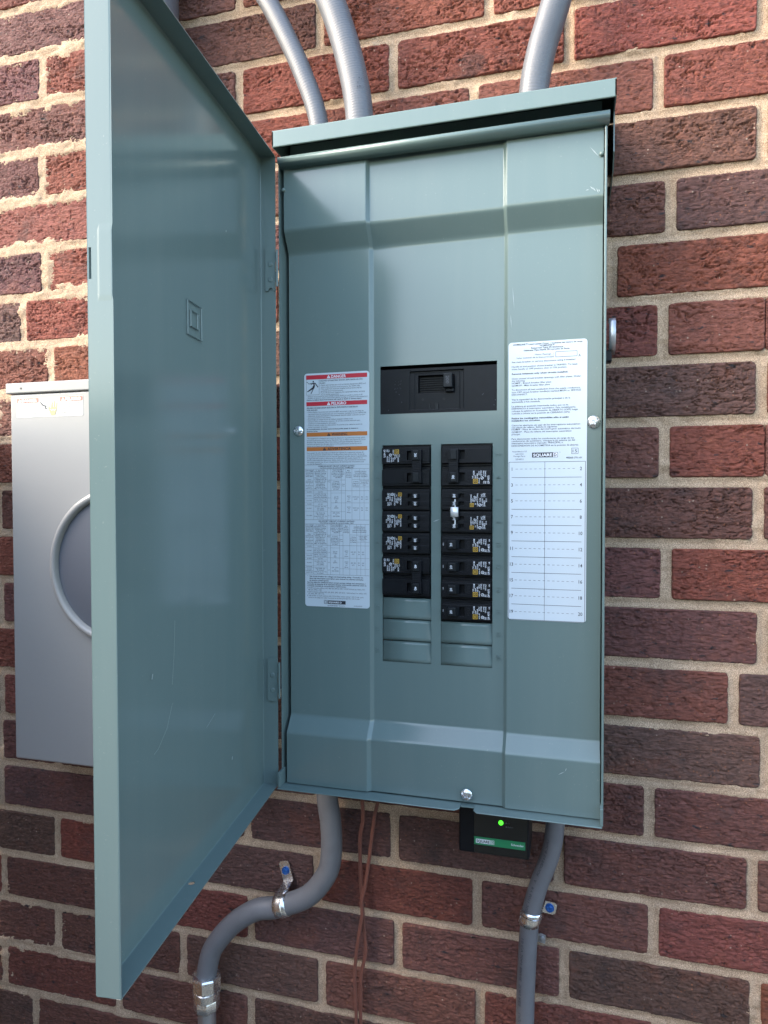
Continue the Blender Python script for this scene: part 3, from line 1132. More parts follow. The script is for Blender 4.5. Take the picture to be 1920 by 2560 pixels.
class Print:
    """flat print on a sticker; coordinates in mm from its top left corner"""

    def __init__(self, s, y):
        self.x, self.z, self.y, self.mb = s['x'], s['z'], y, {}

    def b(self, ink):
        return self.mb.setdefault(ink, MB())

    def t(self, body, mx, mz, h=1.55, align='l', ink='black_ink', w=None, bold=0.0, lift=0.0, rot=0):
        put_text(self.b(ink), body, self.x + mx / 1000, self.z - mz / 1000, self.y - lift, h / 1000, align, rot, w and w / 1000, bold)

    def r(self, x0, x1, z0, z1, ink='black_ink', lift=0.0):
        self.b(ink).rect(self.x + x0 / 1000, self.x + x1 / 1000, self.z - z1 / 1000, self.z - z0 / 1000, self.y - lift)

    def line(self, x0, z0, x1, z1, t=0.25, ink='black_ink'):
        self.r(min(x0, x1) - (t / 2 if x0 == x1 else 0), max(x0, x1) + (t / 2 if x0 == x1 else 0), min(z0, z1) - (t / 2 if z0 == z1 else 0), max(z0, z1) + (t / 2 if z0 == z1 else 0), ink, 0.00002)

    def poly(self, pts, ink, lift=0.0):
        self.b(ink).add([(self.x + a / 1000, self.y - lift, self.z - c / 1000) for a, c in pts], [tuple(range(len(pts)))])

    def tri(self, cx, cz, h, ink, mark, lift=0.0001):
        self.poly([(cx - h * .58, cz + h / 2), (cx + h * .58, cz + h / 2), (cx, cz - h / 2)], ink, lift)
        self.t('!', cx, cz + h * 0.08, h * 0.55, 'c', mark, lift=lift + 0.00008, bold=0.02)

    def done(self, parent):
        for ink, mbb in self.mb.items():
            mbb.build('printing', M[ink], parent, weld=False)


stl = sticker('warning_sticker', ST_L, YS)
tag(stl, 'white warning sticker with red danger and orange warning bands')
p = Print(ST_L, YS - 0.0006)
p.r(2.4, 78.8, 2.2, 7.2, 'red_ink')
p.tri(31, 4.6, 4.0, 'white_ink', 'red_ink')
p.t('DANGER', 34.2, 4.75, 3.5, ink='white_ink', w=18.5, bold=0.02, lift=0.0001)
p.line(2.6, 7.6, 2.6, 25.6, .3), p.line(19, 7.6, 19, 25.6, .3), p.line(2.6, 25.6, 19, 25.6, .3)
# shock pictogram: head, trunk, limbs, spark
p.poly([(11.6 + 1.0 * math.cos(i * math.pi / 6), 9.9 + 1.0 * math.sin(i * math.pi / 6)) for i in range(12)], 'black_ink')
for pl in ([(8.3, 11.6), (13.2, 11.2), (13.6, 15.2), (12.8, 18.0), (10.4, 17.6), (11.0, 14.0), (8.1, 12.6)], [(12.8, 11.2), (14.0, 11.0), (18.0, 16.2), (17.3, 17.2)],
           [(10.4, 16.6), (12.9, 17.0), (9.2, 24.0), (8.0, 24.2), (10.6, 19.6)], [(10.2, 16.6), (11.4, 18.6), (4.2, 22.2), (3.6, 21.4)], [(5.4, 12.0), (8.6, 11.7), (8.4, 12.7), (5.4, 12.5)], [(2.9, 10.2), (4.3, 9.9), (5.8, 12.1), (5.2, 12.3), (4.0, 10.5), (2.9, 10.6)]):
    p.poly(pl, 'black_ink')
for pl in ([(9.6, 12.2), (10.4, 13.4), (9.9, 13.6), (11.2, 15.2), (11.9, 13.0), (11.0, 13.2)],):
    p.poly(pl, 'white_ink', 0.0001)
H1 = 1.45
for mz, s, w, bd in ((9.3, 'HAZARD OF ELECTRIC SHOCK, EXPLOSION OR ARC', 53.5, .02), (12.0, 'FLASH', 6.6, .02), (14.4, '\u2022 Apply appropriate personal protective equipment (PPE) and', 57, 0),
                     (16.9, '   follow safe electrical work practices. See NFPA 70E.', 49, 0), (19.1, '\u2022 This equipment must be installed and serviced only by', 52, 0), (21.4, '   qualified electrical personnel.', 28, 0),
                     (23.5, '\u2022 Turn off all power supplying this equipment before working', 56, 0), (25.6, '   on or inside equipment.', 23, 0)):
    p.t(s, 20 + (1.2 if s[0] == ' ' else 0), mz, H1, w=w, bold=bd, ink='black_ink' if bd else 'grey_ink')
for mz, s, w, bd in ((27.4, '\u2022 Always use a properly rated voltage sensing device to confirm power is off.', 70, 0), (29.5, '\u2022 Replace all devices, doors, and covers before turning on power to this equipment.', 76.4, 0),
                     (31.7, 'Failure to follow these instructions will result in death or serious injury.', 69, .02)):
    p.t(s, 3.2, mz, H1, w=w, bold=bd, ink='black_ink' if bd else 'grey_ink')
p.r(2.6, 78.8, 34.0, 38.9, 'red_ink')
p.tri(31, 36.4, 4.0, 'white_ink', 'red_ink')
p.t('PELIGRO', 34.4, 36.5, 3.4, ink='white_ink', w=18.6, bold=0.02, lift=0.0001)
p.t('PELIGRO DE DESCARGA EL\u00c9CTRICA, EXPLOSI\u00d3N O DESTELLO', 3.2, 41.3, 1.6, w=64, bold=.02)
p.t('POR ARQUEO', 3.2, 43.8, 1.6, w=13.5, bold=.02)
for mz, s, ix, w in ((46.2, '\u2022 Utilice equipo de protecci\u00f3n personal (EPP) apropiado y siga las pr\u00e1cticas de', 3.2, 71), (48.6, 'seguridad el\u00e9ctrica establecidas por su Compa\u00f1\u00eda, consulte la norma NFPA 70E.', 4.8, 73),
                     (50.8, '\u2022 Solamente el personal el\u00e9ctrico especializado deber\u00e1 instalar y prestar servicio', 3.2, 73), (52.9, 'de mantenimiento a este equipo.', 4.8, 29), (55.1, '\u2022 Desenergice el equipo antes de realizar cualquier trabajo en \u00e9l.', 3.2, 58),
                     (57.4, '\u2022 Siempre utilice un dispositivo detector de tensi\u00f3n nominal adecuado para', 3.2, 67), (59.7, 'confirmar la desenergizaci\u00f3n del equipo.', 4.8, 36), (61.9, '\u2022 Vuelva a colocar todos los dispositivos, las puertas y las cubiertas antes de', 3.2, 69.5), (64.1, 'volver a energizar el equipo.', 4.8, 25)):
    p.t(s, ix, mz, H1, w=w, ink='grey_ink')
p.t('El incumplimiento de estas instrucciones podr\u00e1 causar la muerte o', 3.2, 66.6, H1, w=64.5, bold=.02)
p.t('lesiones serias.', 3.2, 69.0, H1, w=14, bold=.02)
p.r(2.8, 78.8, 70.5, 75.3, 'orange_ink')
p.tri(31, 72.9, 3.9, 'black_ink', 'orange_ink')
p.t('WARNING', 34.6, 73.0, 3.3, w=19.5, bold=.015, lift=0.0001)
for q, (s, w) in enumerate((('This equipment is designed and tested by Square D to performance levels which', 73), ('exceed Underwriters Laboratories Standards. Use of Other than Square D Circuit', 73.5), ('Breakers May Adversely Affect User Safety and Impair Reliability. Square D', 68),
                            ('disclaims all liability for damage, injury or non-performance caused by use or', 69), ('failure of non-Square D circuit breakers.', 34))):
    p.t(s, 3.2, 77.5 + 2.33 * q, H1, w=w, ink='grey_ink')
p.r(2.8, 78.8, 87.9, 92.6, 'orange_ink')
p.tri(25.5, 90.2, 3.9, 'black_ink', 'orange_ink')
p.t('ADVERTENCIA', 29.3, 90.3, 3.3, w=29.5, bold=.015, lift=0.0001)
for q, (s, w) in enumerate((('Este equipo ha sido dise\u00f1ado y probado por Square D y supera las normas de', 71), ('nivel de rendimiento establecidas por Underwriters Laboratories (UL). El uso de', 72), ('interruptores autom\u00e1ticos que no sean de Square D pueden afectar negativamente', 75),
                            ('la seguridad del usuario y deteriorar la confiabilidad del equipo. Square D no', 70), ('asume responsabilidad alguna por da\u00f1os, lesiones o funcionamiento inadecuado', 73.5), ('del equipo causado por el uso o desperfectos de interruptores autom\u00e1ticos que', 71.5), ('no sean de Square D.', 19))):
    p.t(s, 3.2, 94.9 + 2.2 * q, H1, w=w, ink='grey_ink')


def table(cols, top, head, rows, bottom, titles):
    p.line(0.2, top, 81, top, .22)
    p.line(0.2, head, 81, head, .22)
    p.t(titles[0], 40.5, top + 1.7, 1.5, 'c', w=46, bold=.015)
    p.t(titles[1], 40.5, top + 3.7, 1.4, 'c', w=42, bold=.01)
    for c in cols[1:-1]:
        p.line(c, head, c, bottom, .16)
    p.line(0.2, bottom, 81, bottom, .22)
    p.line(0.2, rows[0], 81, rows[0], .2)
    for rr in rows[1:]:
        p.line(0.2, rr, cols[2], rr, .14)


c1 = [0, 11.4, 29.0, 33.4, 46.6, 51.6, 59.8, 69.4, 74.8, 81.0]
table(c1, 109.2, 114.2, [140.2, 142.9, 149.3, 154.5, 157.7, 164.7], 174.8, ('HOMELINE-SHORT CIRCUIT CURRENT RATING /', 'Corriente nominal de cortocircuito- HOMELINE'))
p.line(33.4, 127.5, 51.6, 127.5, .16), p.line(59.8, 127.0, 81, 127.0, .16), p.line(69.4, 135.8, 81, 135.8, .16), p.line(33.4, 154.6, 81, 154.6, .16), p.line(33.4, 142.9, 51.6, 142.9, .14), p.line(33.4, 165, 51.6, 165, .14)
c2 = [0, 10.9, 28.4, 32.6, 44.2, 48.4, 56.8, 65.6, 70.5, 75.9, 81.0]
table(c2, 174.8, 179.9, [205.3, 208.3, 215.4, 220.1, 222.9, 230.3, 232.4], 240.4, ('QO-SHORT CIRCUIT CURRENT RATING /', 'Corriente nominal de cortocircuito- QO'))
p.line(32.6, 193, 48.4, 193, .16), p.line(56.8, 192.6, 81, 192.6, .16), p.line(65.6, 201, 81, 201, .16), p.line(28.4, 220.2, 81, 220.2, .16), p.line(32.6, 208.3, 44.2, 208.3, .14), p.line(44.2, 233, 81, 233, .14)
for z0, cc in ((115.5, c1), (181.1, c2)):
    for q, s in enumerate(('Interrupting', 'Rating RMS', 'Symmetrical', 'Amperes at', '240Vac Max.', '', 'Valor', 'nominal de', 'interrupci\u00f3n', 'A', 'sim\u00e9tricos', 'rcm a', '240Vc\u00e1 m\u00e1x.')):
        if s:
            p.t(s, (cc[0] + cc[1]) / 2 + .3, z0 + 1.85 * q, 1.15, 'c', w=min(9.4, 0.95 * len(s)), bold=.008)
    for q, s in enumerate(('\u2020  Line Side', 'SQUARE D Circuit', 'Breaker Catalog', 'Designation or', 'Fuse Class', 'Clase de fusible', 'o designaci\u00f3n de', 'cat\u00e1logo de los', 'interruptores', 'autom\u00e1ticos', 'SQUARE D del', 'lado de l\u00ednea', '(Max. A rating fuse)')):
        p.t(s, (cc[1] + cc[2]) / 2, z0 + 1.85 * q, 1.15, 'c', w=min(15.5, 0.95 * len(s)), bold=.008)
    for q, s in enumerate(('Tenant SQUARE D', 'Circuit Breaker', 'Integral or Remote', 'Interruptor Autom\u00e1tico', 'del inquilino', 'SQUARE D')):
        p.t(s, (cc[3] + cc[5]) / 2, z0 + 1.8 * q, 1.1, 'c', w=min(16, 0.95 * len(s)), bold=.006)
    for q, s in enumerate(('Main', 'Breaker', 'Interruptor', 'Autom\u00e1tico', 'Principal')):
        p.t(s, (cc[5] + cc[6]) / 2, z0 + 1 + 1.9 * q, 1.1, 'c', w=min(6.8, 0.9 * len(s)), bold=.006)
    for q, s in enumerate(('SQUARE D Branch', 'Circuit Breaker', 'Interruptor Autom\u00e1tico', 'Derivado de SQUARE D')):
        p.t(s, (cc[6] + cc[-1]) / 2, z0 + 2 + 2.0 * q, 1.15, 'c', w=min(17, 0.95 * len(s)), bold=.006)
    for q, s in enumerate(('\u2020 Catalog', 'Designation', '(Ampere Max.)', 'Designaci\u00f3n', 'de Cat\u00e1logo', '(A m\u00e1x.)')):
        p.t(s, (cc[3] + cc[4]) / 2, z0 + 13.8 + 1.8 * q, 1.05, 'c', w=min(10.5, 0.85 * len(s)), bold=.004)
    for q, s in enumerate(('\u2020 Catalog', 'Designation', 'Designaci\u00f3n', 'de Cat\u00e1logo')):
        p.t(s, (cc[6] + cc[7]) / 2, z0 + 14 + 2.0 * q, 1.05, 'c', w=min(7.8, 0.75 * len(s)), bold=.004)
    for q, s in enumerate(('Current Rating', 'Ampere Max.', 'Corriente Nom.', 'A m\u00e1x.')):
        p.t(s, (cc[7] + cc[-1]) / 2, z0 + 13.0 + 1.7 * q, 1.0, 'c', w=min(10.5, 0.75 * len(s)), bold=.004)
    p.t('Poles', (cc[2] + cc[3]) / 2, z0 + 12, 1.0, 'c', w=3.4)
    p.t('Polos', (cc[2] + cc[3]) / 2, z0 + 14, 1.0, 'c', w=3.4)
    p.t('Poles', (cc[4] + cc[5]) / 2, z0 + 17, 1.0, 'c', w=3.4)
    p.t('Polos', (cc[4] + cc[5]) / 2, z0 + 19, 1.0, 'c', w=3.4)
for cc, rowsz in ((c1, [(141.6, '42,000', 'LA, MA'), (146.1, '65,000', 'LH, MG, MH, NJ,|PG, PJ, PA(1600),|NA(2000), RJ(2500)'), (152, '100,000', 'MHF, Class J, R,|T6, T3, L (1200)'), (156.1, '42,000', 'LA, MA'), (161.2, '65,000', 'LH, MG, MH, PG,|PA (1600)|NG (2000)'), (169.8, '100,000', 'MJ, MHF, PJ,|RJ (2500)|Class R, J, T6, T3,|L (1200)')]),
                  (c2, [(206.8, '42,000', 'LA, MA'), (211.9, '65,000', 'LH, MG, NJ, MH,|PG, PJ, PA(1600),|NA(2000), RJ(2500)'), (217.8, '100,000', 'MHF, Class R, J,|T6, T3, L (1200)'), (221.5, '42,000', 'LA, MA'), (226.6, '65,000', 'LH, MG, MH, PG,|PA (1600)|NG (2000)'), (231.4, '100,000', ''), (236.3, '65,000|100,000-at|208Y/120', 'MJ, MHF, PJ,|RJ (2500)|Class R, J, T6, T3,|L (1200)')])):
    for z, a, b2 in rowsz:
        for tx, col, wm in ((a, 0, 9), (b2, 1, 16.2)):
            ls = tx.split('|')
            for q, s in enumerate(ls):
                if s:
                    p.t(s, (cc[col] + cc[col + 1]) / 2, z + (q - (len(ls) - 1) / 2) * 1.95, 1.15, 'c', ink='grey_ink', w=min(wm, 0.98 * len(s)))
    z0 = rowsz[0][0]
    for z in (z0 + 7, z0 + 19, z0 + 28):
        p.t('2, 3', (cc[2] + cc[3]) / 2, z, 1.1, 'c', ink='grey_ink', w=2.6)
    for z, ls in ((z0 + 8, ('QO-VH', '(125)', 'or', 'QOH')), (z0 + 19, ('QO', '(225)')), (z0 + 27, ('QD (225)', 'or', 'QG (225)'))):
        for q, s in enumerate(ls):
            p.t(s, (cc[3] + cc[4]) / 2, z + 2.0 * q - 2, 1.25, 'c', ink='grey_ink', w=1.05 * len(s))
    for z in (z0 + 5, z0 + 18):
        for q, s in enumerate(('QOM1', '-VH', 'or', 'None')):
            p.t(s, (cc[5] + cc[6]) / 2, z + 2.1 * q, 1.25, 'c', ink='grey_ink', w=1.1 * len(s))
        for q, s in enumerate(('HOM (G)', 'HOMT') if cc is c1 else ('QO (K)', 'QOT')):
            p.t(s, (cc[6] + cc[7]) / 2, z + 2.6 * q + 1, 1.25, 'c', ink='grey_ink', w=1.05 * len(s))
            p.t(('90', '30', '70', '20')[q + (0 if cc is c1 else 2)], (cc[7] + cc[8]) / 2, z + 2.6 * q + 1, 1.25, 'c', ink='grey_ink', w=2.2)
            p.t('100' if q == 0 else '50', (cc[8] + cc[9]) / 2, z + 2.6 * q + 1, 1.25, 'c', ink='grey_ink', w=2.6)
for mz, s, ix, w, bd in ((242.9, '*   See circuit breaker for voltage and interrupting rating. / Consulte los', 2.8, 70.5, .02), (245.4, 'datos del interruptor autom\u00e1tico para obtener los valores nominales', 5.6, 68, .02), (247.8, 'de tensi\u00f3n e interrupci\u00f3n.', 5.6, 25, .02),
                         (250.1, 'See box label for additional short circuit current ratings and restrictions. /', 2.8, 74, .02), (252.3, 'Consulte la etiqueta de la caja para obtener informaci\u00f3n adicional sobre la', 2.8, 74.5, .02), (254.5, 'corriente nominal de cortocircuito y restricciones.', 2.8, 49.5, .02),
                         (257.1, '\u2021 HOM includes suffixes AFI, BB, DF, EPD & GFI / HOM incluye los sufijos AFI,', 2.8, 73, 0), (259.3, 'BB, DF, EPD y GFI.', 4.2, 17.5, 0), (261.7, '# QO includes suffixes AFI, DF, EPD, EPE, GFI & PL / QO incluye los sufijos AFI,', 2.8, 75, 0), (263.9, 'DF, EPD, EPE, GFI Y PL.', 4.2, 20.5, 0),
                         (266.2, '\u00a7 100 A Max. in load centers with 125 A Max. mains rating / 100 A m\u00e1x. para', 2.8, 71, 0), (268.4, 'centros de carga con valor nominal en la l\u00ednea principal de 125 A m\u00e1x.', 4.2, 65, 0)):
    p.t(s, ix, mz, H1, w=w, bold=bd, ink='black_ink' if bd else 'grey_ink')
p.r(29, 51.5, 271.4, 275.6, 'black_ink')
p.t('SQUARE D', 30, 273.5, 2.0, ink='white_ink', w=16.5, bold=.03, lift=0.0001)
for q in (0, .9):
    a0, a1, z0, z1 = 24.4 + q, 28.4 - q, 271.3 + q, 275.5 - q
    for s_ in ((a0, z0, a1, z0), (a0, z1, a1, z1), (a0, z0, a0, z1), (a1, z0, a1, z1)):
        p.line(*s_, .35)
p.t('by Schneider', 29, 277.4, 1.4, w=13, bold=.015)
p.t('Electric', 43, 277.4, 1.3, w=7.5, ink='grey_ink')
p.t('NVE32559', 62, 277.0, 1.4, w=10)
p.done(stl)

strr = sticker('directory_sticker', ST_R, YS)
tag(strr, 'white circuit directory card with numbered empty lines')
p = Print(ST_R, YS - 0.0006)
for mz, s, mx, w in ((2.5, 'HOMELINE\u2122 Load Center Cover  / Cubierta del centro de carga', 41.8, 73.5), (4.7, 'HOMELINE\u2122', 41.5, 15.5), (6.9, 'Rainproof Type 3R Enclosure', 41.5, 34), (9.2, 'Gabinete Tipo Nema 3R a prueba de lluvia.', 41, 49)):
    p.t(s, mx, mz, 1.7, 'c', w=w, bold=.02)
p.t('Mains Ratings  /', 48.5, 14.2, 1.8, 'r', w=20)
p.t('Valor nominal de la l\u00ednea principal', 48.5, 17.2, 1.8, 'r', w=40)
for s_ in ((50.6, 12.4, 73, 12.4), (50.6, 18, 73, 18), (50.6, 12.4, 50.6, 18), (73, 12.4, 73, 18)):
    p.line(*s_, .35)
p.t('A', 74.3, 17.5, 2.9, w=2.6)
for mz, s, w, bd in ((21.4, 'See main breaker or service disconnect rating if installed', 67.5, 0), (26.5, 'Handle at mid position shows breaker is TRIPPED. To reset', 70, 0), (29.2, 'move handle to OFF position, then to ON position.', 59, 0), (34.4, 'Remove twistouts only when circuits installed.', 60, .02),
                     (39.6, 'Close unused circuit breaker openings with filler plates. Order', 73.5, 0), (42.1, 'the following:', 14.5, 0), (44.6, 'HOMFP - Branch breaker filler plate', 42.5, 0), (47.3, 'QOM1FP - Main breaker filler plate', 41, 0),
                     (51.9, 'To disconnect all load conductors from the supply conductors,', 73, 0), (54.6, 'turn OFF circuit breaker handle(s) marked MAIN or SERVICE', 73.5, 0), (57.2, 'DISCONNECT.', 17, 0), (62.6, 'Vea la capacidad de las desconexi\u00f3n principal o de la', 62.5, 0), (65.2, 'acometida si fue instalada.', 31, 0),
                     (70.0, 'La palanca en posici\u00f3n intermedia indica que se ha', 60.5, 0), (72.6, 'DISPARADO el interruptor autom\u00e1tico. Para restablecerlo,', 68.5, 0), (75.2, 'coloque la palanca en la posici\u00f3n de ABIERTO (OFF) luego', 70.5, 0), (77.9, 'vu\u00e9lvala a colocar en la posici\u00f3n de CERRADO (ON).', 62.5, 0),
                     (83.2, 'Retire los rect\u00e1ngulos removibles s\u00f3lo si est\u00e1n', 61, .02), (85.8, 'instalados los circuitos.', 31, .02), (91.0, 'Cierre las aberturas sin usar de los interruptores autom\u00e1ticos', 73, 0), (93.3, 'con placas de relleno. Solicite lo siguiente:', 49, 0), (95.6, 'HOMFP - Placa de relleno del interruptor autom\u00e1tico derivado', 73.5, 0),
                     (98.3, 'QOM1FP - Placa de relleno del interruptor autom\u00e1tico', 64, 0), (100.9, 'principal.', 9.5, 0), (105.9, 'Para desconectar todos los conductores de carga de los', 66.5, 0), (108.3, 'conductores de suministro, coloque la (s) palanca (s) del', 67.5, 0), (110.7, 'interruptor autom\u00e1tico marcado: PRINCIPAL o', 55, 0), (113.5, 'DESCONEXION DE ACOMETIDA en la posici\u00f3n de abierto.', 71.5, 0)):
    p.t(s, 3.6, mz, 1.75, w=w, bold=bd + 0.008)
for mz, s, w in ((119.8, 'Assembled in US', 16), (122.5, 'with US &', 9), (125, 'Foreign Parts', 12.5), (128.4, '254931', 8.5)):
    p.t(s, 12.2, mz, 1.6, 'c', w=w, ink='grey_ink' if mz < 127 else 'black_ink')
p.r(25.8, 53.3, 121.3, 126.7, 'black_ink')
p.r(48.3, 52.9, 121.7, 126.3, 'white_ink', 0.00008)
p.t('SQUARE', 27, 124.05, 3.0, ink='white_ink', w=20.3, bold=.03, lift=0.0001)
p.t('D', 50.6, 124.05, 3.0, 'c', ink='black_ink', w=3.0, bold=.035, lift=0.00016)
p.t('\u2122', 54.5, 121.5, 1.0, w=1.6)
for s_ in ((67.8, 117.2, 74.6, 117.2), (67.8, 123.2, 74.6, 123.2), (67.8, 117.2, 67.8, 123.2), (74.6, 117.2, 74.6, 123.2)):
    p.line(*s_, .35)
p.t('15', 71.2, 120.2, 3.2, 'c', w=4.6)
p.t('40265-771-01', 70.2, 127.4, 1.8, 'c', w=16.5, bold=.02)
for s_ in ((0.9, 131.5, 82.2, 131.5), (0.9, 306.0, 82.2, 306.0)):
    p.line(*s_, .4)
for x in (0.9, 82.2):
    p.line(x, 131.5, x, 306.0, .45)
p.line(39.6, 131.5, 39.6, 306.0, .35)
for i in range(10):
    zd = 139.2 + 17.55 * i
    if i < 9:
        p.line(3.8, zd + 9.3, 78.5, zd + 9.3, .4)
    for s, x in ((str(2 * i + 1), 4.2 if i < 5 else 3.9), (str(2 * i + 2), 77.6)):
        p.t(s, x, zd, 3.7, 'c', bold=0.01)
    x = 8.0 if i < 5 else 7.4
    while x < 71.5:
        p.line(x, zd, x + 2.6, zd, .32)
        x += 5.05
p.done(strr)

# ------------------------------------------------------------------ circuit breakers
YF = YM - 0.0040          # faces stand a little proud of the cover


def breaker_text(mb_w, mb_y, z, lines, logo_u, logo_v, logo=0.0050, ring=None, lift=0.00012):
    """white print on a breaker face; local coordinates, origin at the face centre, reads downwards"""
    y = YF - lift
    for u, v0, w, body, h in lines:
        put_text(mb_w, body, u, v0 + z, y, h, 'l', -90, w, bold=0.01)
    mb_y.frame(logo_u - logo / 2, logo_u + logo / 2, logo_v + z - logo / 2, logo_v + z + logo / 2, logo * 0.12, y)
    mb_y.frame(logo_u - logo * .22, logo_u + logo * .22, logo_v + z - logo * .22, logo_v + z + logo * .22, logo * .10, y)
    if ring:
        mb_w.ring(ring[0], ring[1] + z, y, 0.00125, 0.0017, 14)
        mb_w.quad((ring[0] - .0009, y, ring[1] + z - .0007), (ring[0] - .0006, y, ring[1] + z - .0010), (ring[0] + .0009, y, ring[1] + z + .0007), (ring[0] + .0006, y, ring[1] + z + .0010))


POLE_LINES = [(-0.0250, 0.0072, 0.0088, 'DP-4075', 0.0022), (-0.0218, 0.0072, 0.0026, 'ES', 0.0014), (-0.0200, 0.0072, 0.0030, 'CTL', 0.0016), (-0.0216, -0.0002, 0.0068, 'SWD HACR', 0.0016), (-0.0196, -0.0012, 0.0060, 'TYPE', 0.0013),
              (-0.0166, -0.0012, 0.0062, 'LISTED', 0.0016), (-0.0146, 0.0070, 0.0062, 'ISSUE', 0.0012), (-0.0144, -0.0022, 0.0046, '60/75C', 0.0014), (-0.0124, 0.0016, 0.0058, '10 kA', 0.0018), (-0.0102, 0.0016, 0.0040, '120/240V', 0.0014), (-0.0076, 0.0016, 0.0030, 'TYPE', 0.0014), (-0.0086, -0.0022, 0.0048, 'HOM', 0.0018)]
TAND_LINES = [(-0.0206, 0.0074, 0.0064, 'DP-4075', 0.0020), (-0.0226, 0.0024, 0.0038, 'ES-112', 0.0015), (-0.0208, -0.0028, 0.0044, '12 AWG', 0.0016), (-0.0190, -0.0028, 0.0044, 'CU-AL', 0.0016), (-0.0184, 0.0074, 0.0090, 'CTL 60/75C', 0.0015), (-0.0172, -0.0028, 0.0038, 'CAUT.', 0.0012),
              (-0.0160, 0.0030, 0.0050, 'TYPE', 0.0015), (-0.0128, 0.0074, 0.0142, '1-LB-IN 36 10-12 AWG', 0.0015), (-0.0104, 0.0056, 0.0016, 'U', 0.0014), (-0.0110, 0.0016, 0.0054, 'LISTED', 0.0014), (-0.0092, 0.0022, 0.0066, '10 kA', 0.0014), (-0.0076, 0.0022, 0.0044, '120V~', 0.0014), (-0.0056, 0.0036, 0.0094, 'HOMT2020', 0.0013)]


def pole_body(b2, z):
    """one pole: recessed base with a raised face, slot for the handle and grip ribs"""
    b2.box(-0.0286, 0.0286, YM + 0.0025, -0.088, z - 0.0124, z + 0.0124)
    f = 0.0092
    xs_ = [-0.0282, -0.0262, 0.0016, 0.0078, 0.0206, 0.0282]
    zs_ = [-f, -f + 0.0022, -0.0052, 0.0052, f - 0.0006, f]
    d = [[YF] * 5 for _ in range(5)]
    d[2][2] = YF + 0.007
    for i in range(5):
        d[i][0] = YF + 0.0007
    b2.stepped(xs_, [z + q for q in zs_], d, YM + 0.0025)
    for q in range(5):
        zz_ = z - 0.0036 + q * 0.0018
        b2.box(0.0222, 0.0252, YF - 0.0003, YF + 0.0002, zz_, zz_ + 0.0008)
        b2.box(-0.0044, -0.0012, YF - 0.0003, YF + 0.0002, zz_, zz_ + 0.0008)


def new_breaker(name, label, x, z, flip, group):
    o = thing(name, label, 'circuit breaker', (0, 0, 0), group)
    return o


def place(o, x, z, flip):
    o.location = (x, 0, z)
    if flip:
        o.rotation_euler = (0, math.pi, 0)


def two_pole(label, x, ztop, flip, amp, both, group):
    o = thing('circuit_breaker', label, 'circuit breaker', (0, 0, 0), group)
    body, ink, yel = MB(), MB(), MB()
    for s in (0.0127, -0.0127):
        pole_body(body, s)
    body.build('breaker_body', M['plastic'], o, bevel=0.0004)
    zl = 0.0127
    breaker_text(ink, yel, zl, POLE_LINES, -0.0104, 0.0046, 0.0052, (-0.0180, 0.0010))
    tie = MB()
    tie.box(0.0080, 0.0200, YF - 0.0062, YF + 0.001, 0.0127 + 0.0062 - 0.0124, 0.0127 + 0.0062)
    tie.box(0.0080, 0.0200, YF - 0.0062, YF + 0.001, -0.0127 - 0.0062, -0.0127 + 0.0062)
    tie.box(0.0086, 0.0194, YF - 0.0054, YF - 0.0008, -0.0066, 0.0066)
    for q in range(6):
        tie.box(0.0096, 0.0184, YF - 0.0057, YF - 0.0050, -0.0055 + q * 0.002, -0.0046 + q * 0.002)
    tie.build('handle_tie', M['plastic'], o, bevel=0.0005)
    for s in (0.0127, -0.0127):
        h = MB().box(0.0100, 0.0172, YF - 0.0078, YF - 0.0058, s - 0.0054, s + 0.0054).build('handle', M['plastic2'], o, bevel=0.0007)
        if both or (s > 0):
            t = MB()
            put_text(t, amp, 0.0136, s, YF - 0.00795, 0.0027, 'c', -90, 0.0042, bold=0.02)
            t.build('printing', M['white_ink'], h, weld=False)
    ink.build('printing', M['white_ink'], o, weld=False)
    yel.build('logo_square', M['yellow_ink'], o, weld=False)
    place(o, x, ztop - 0.0254, flip)
    return o


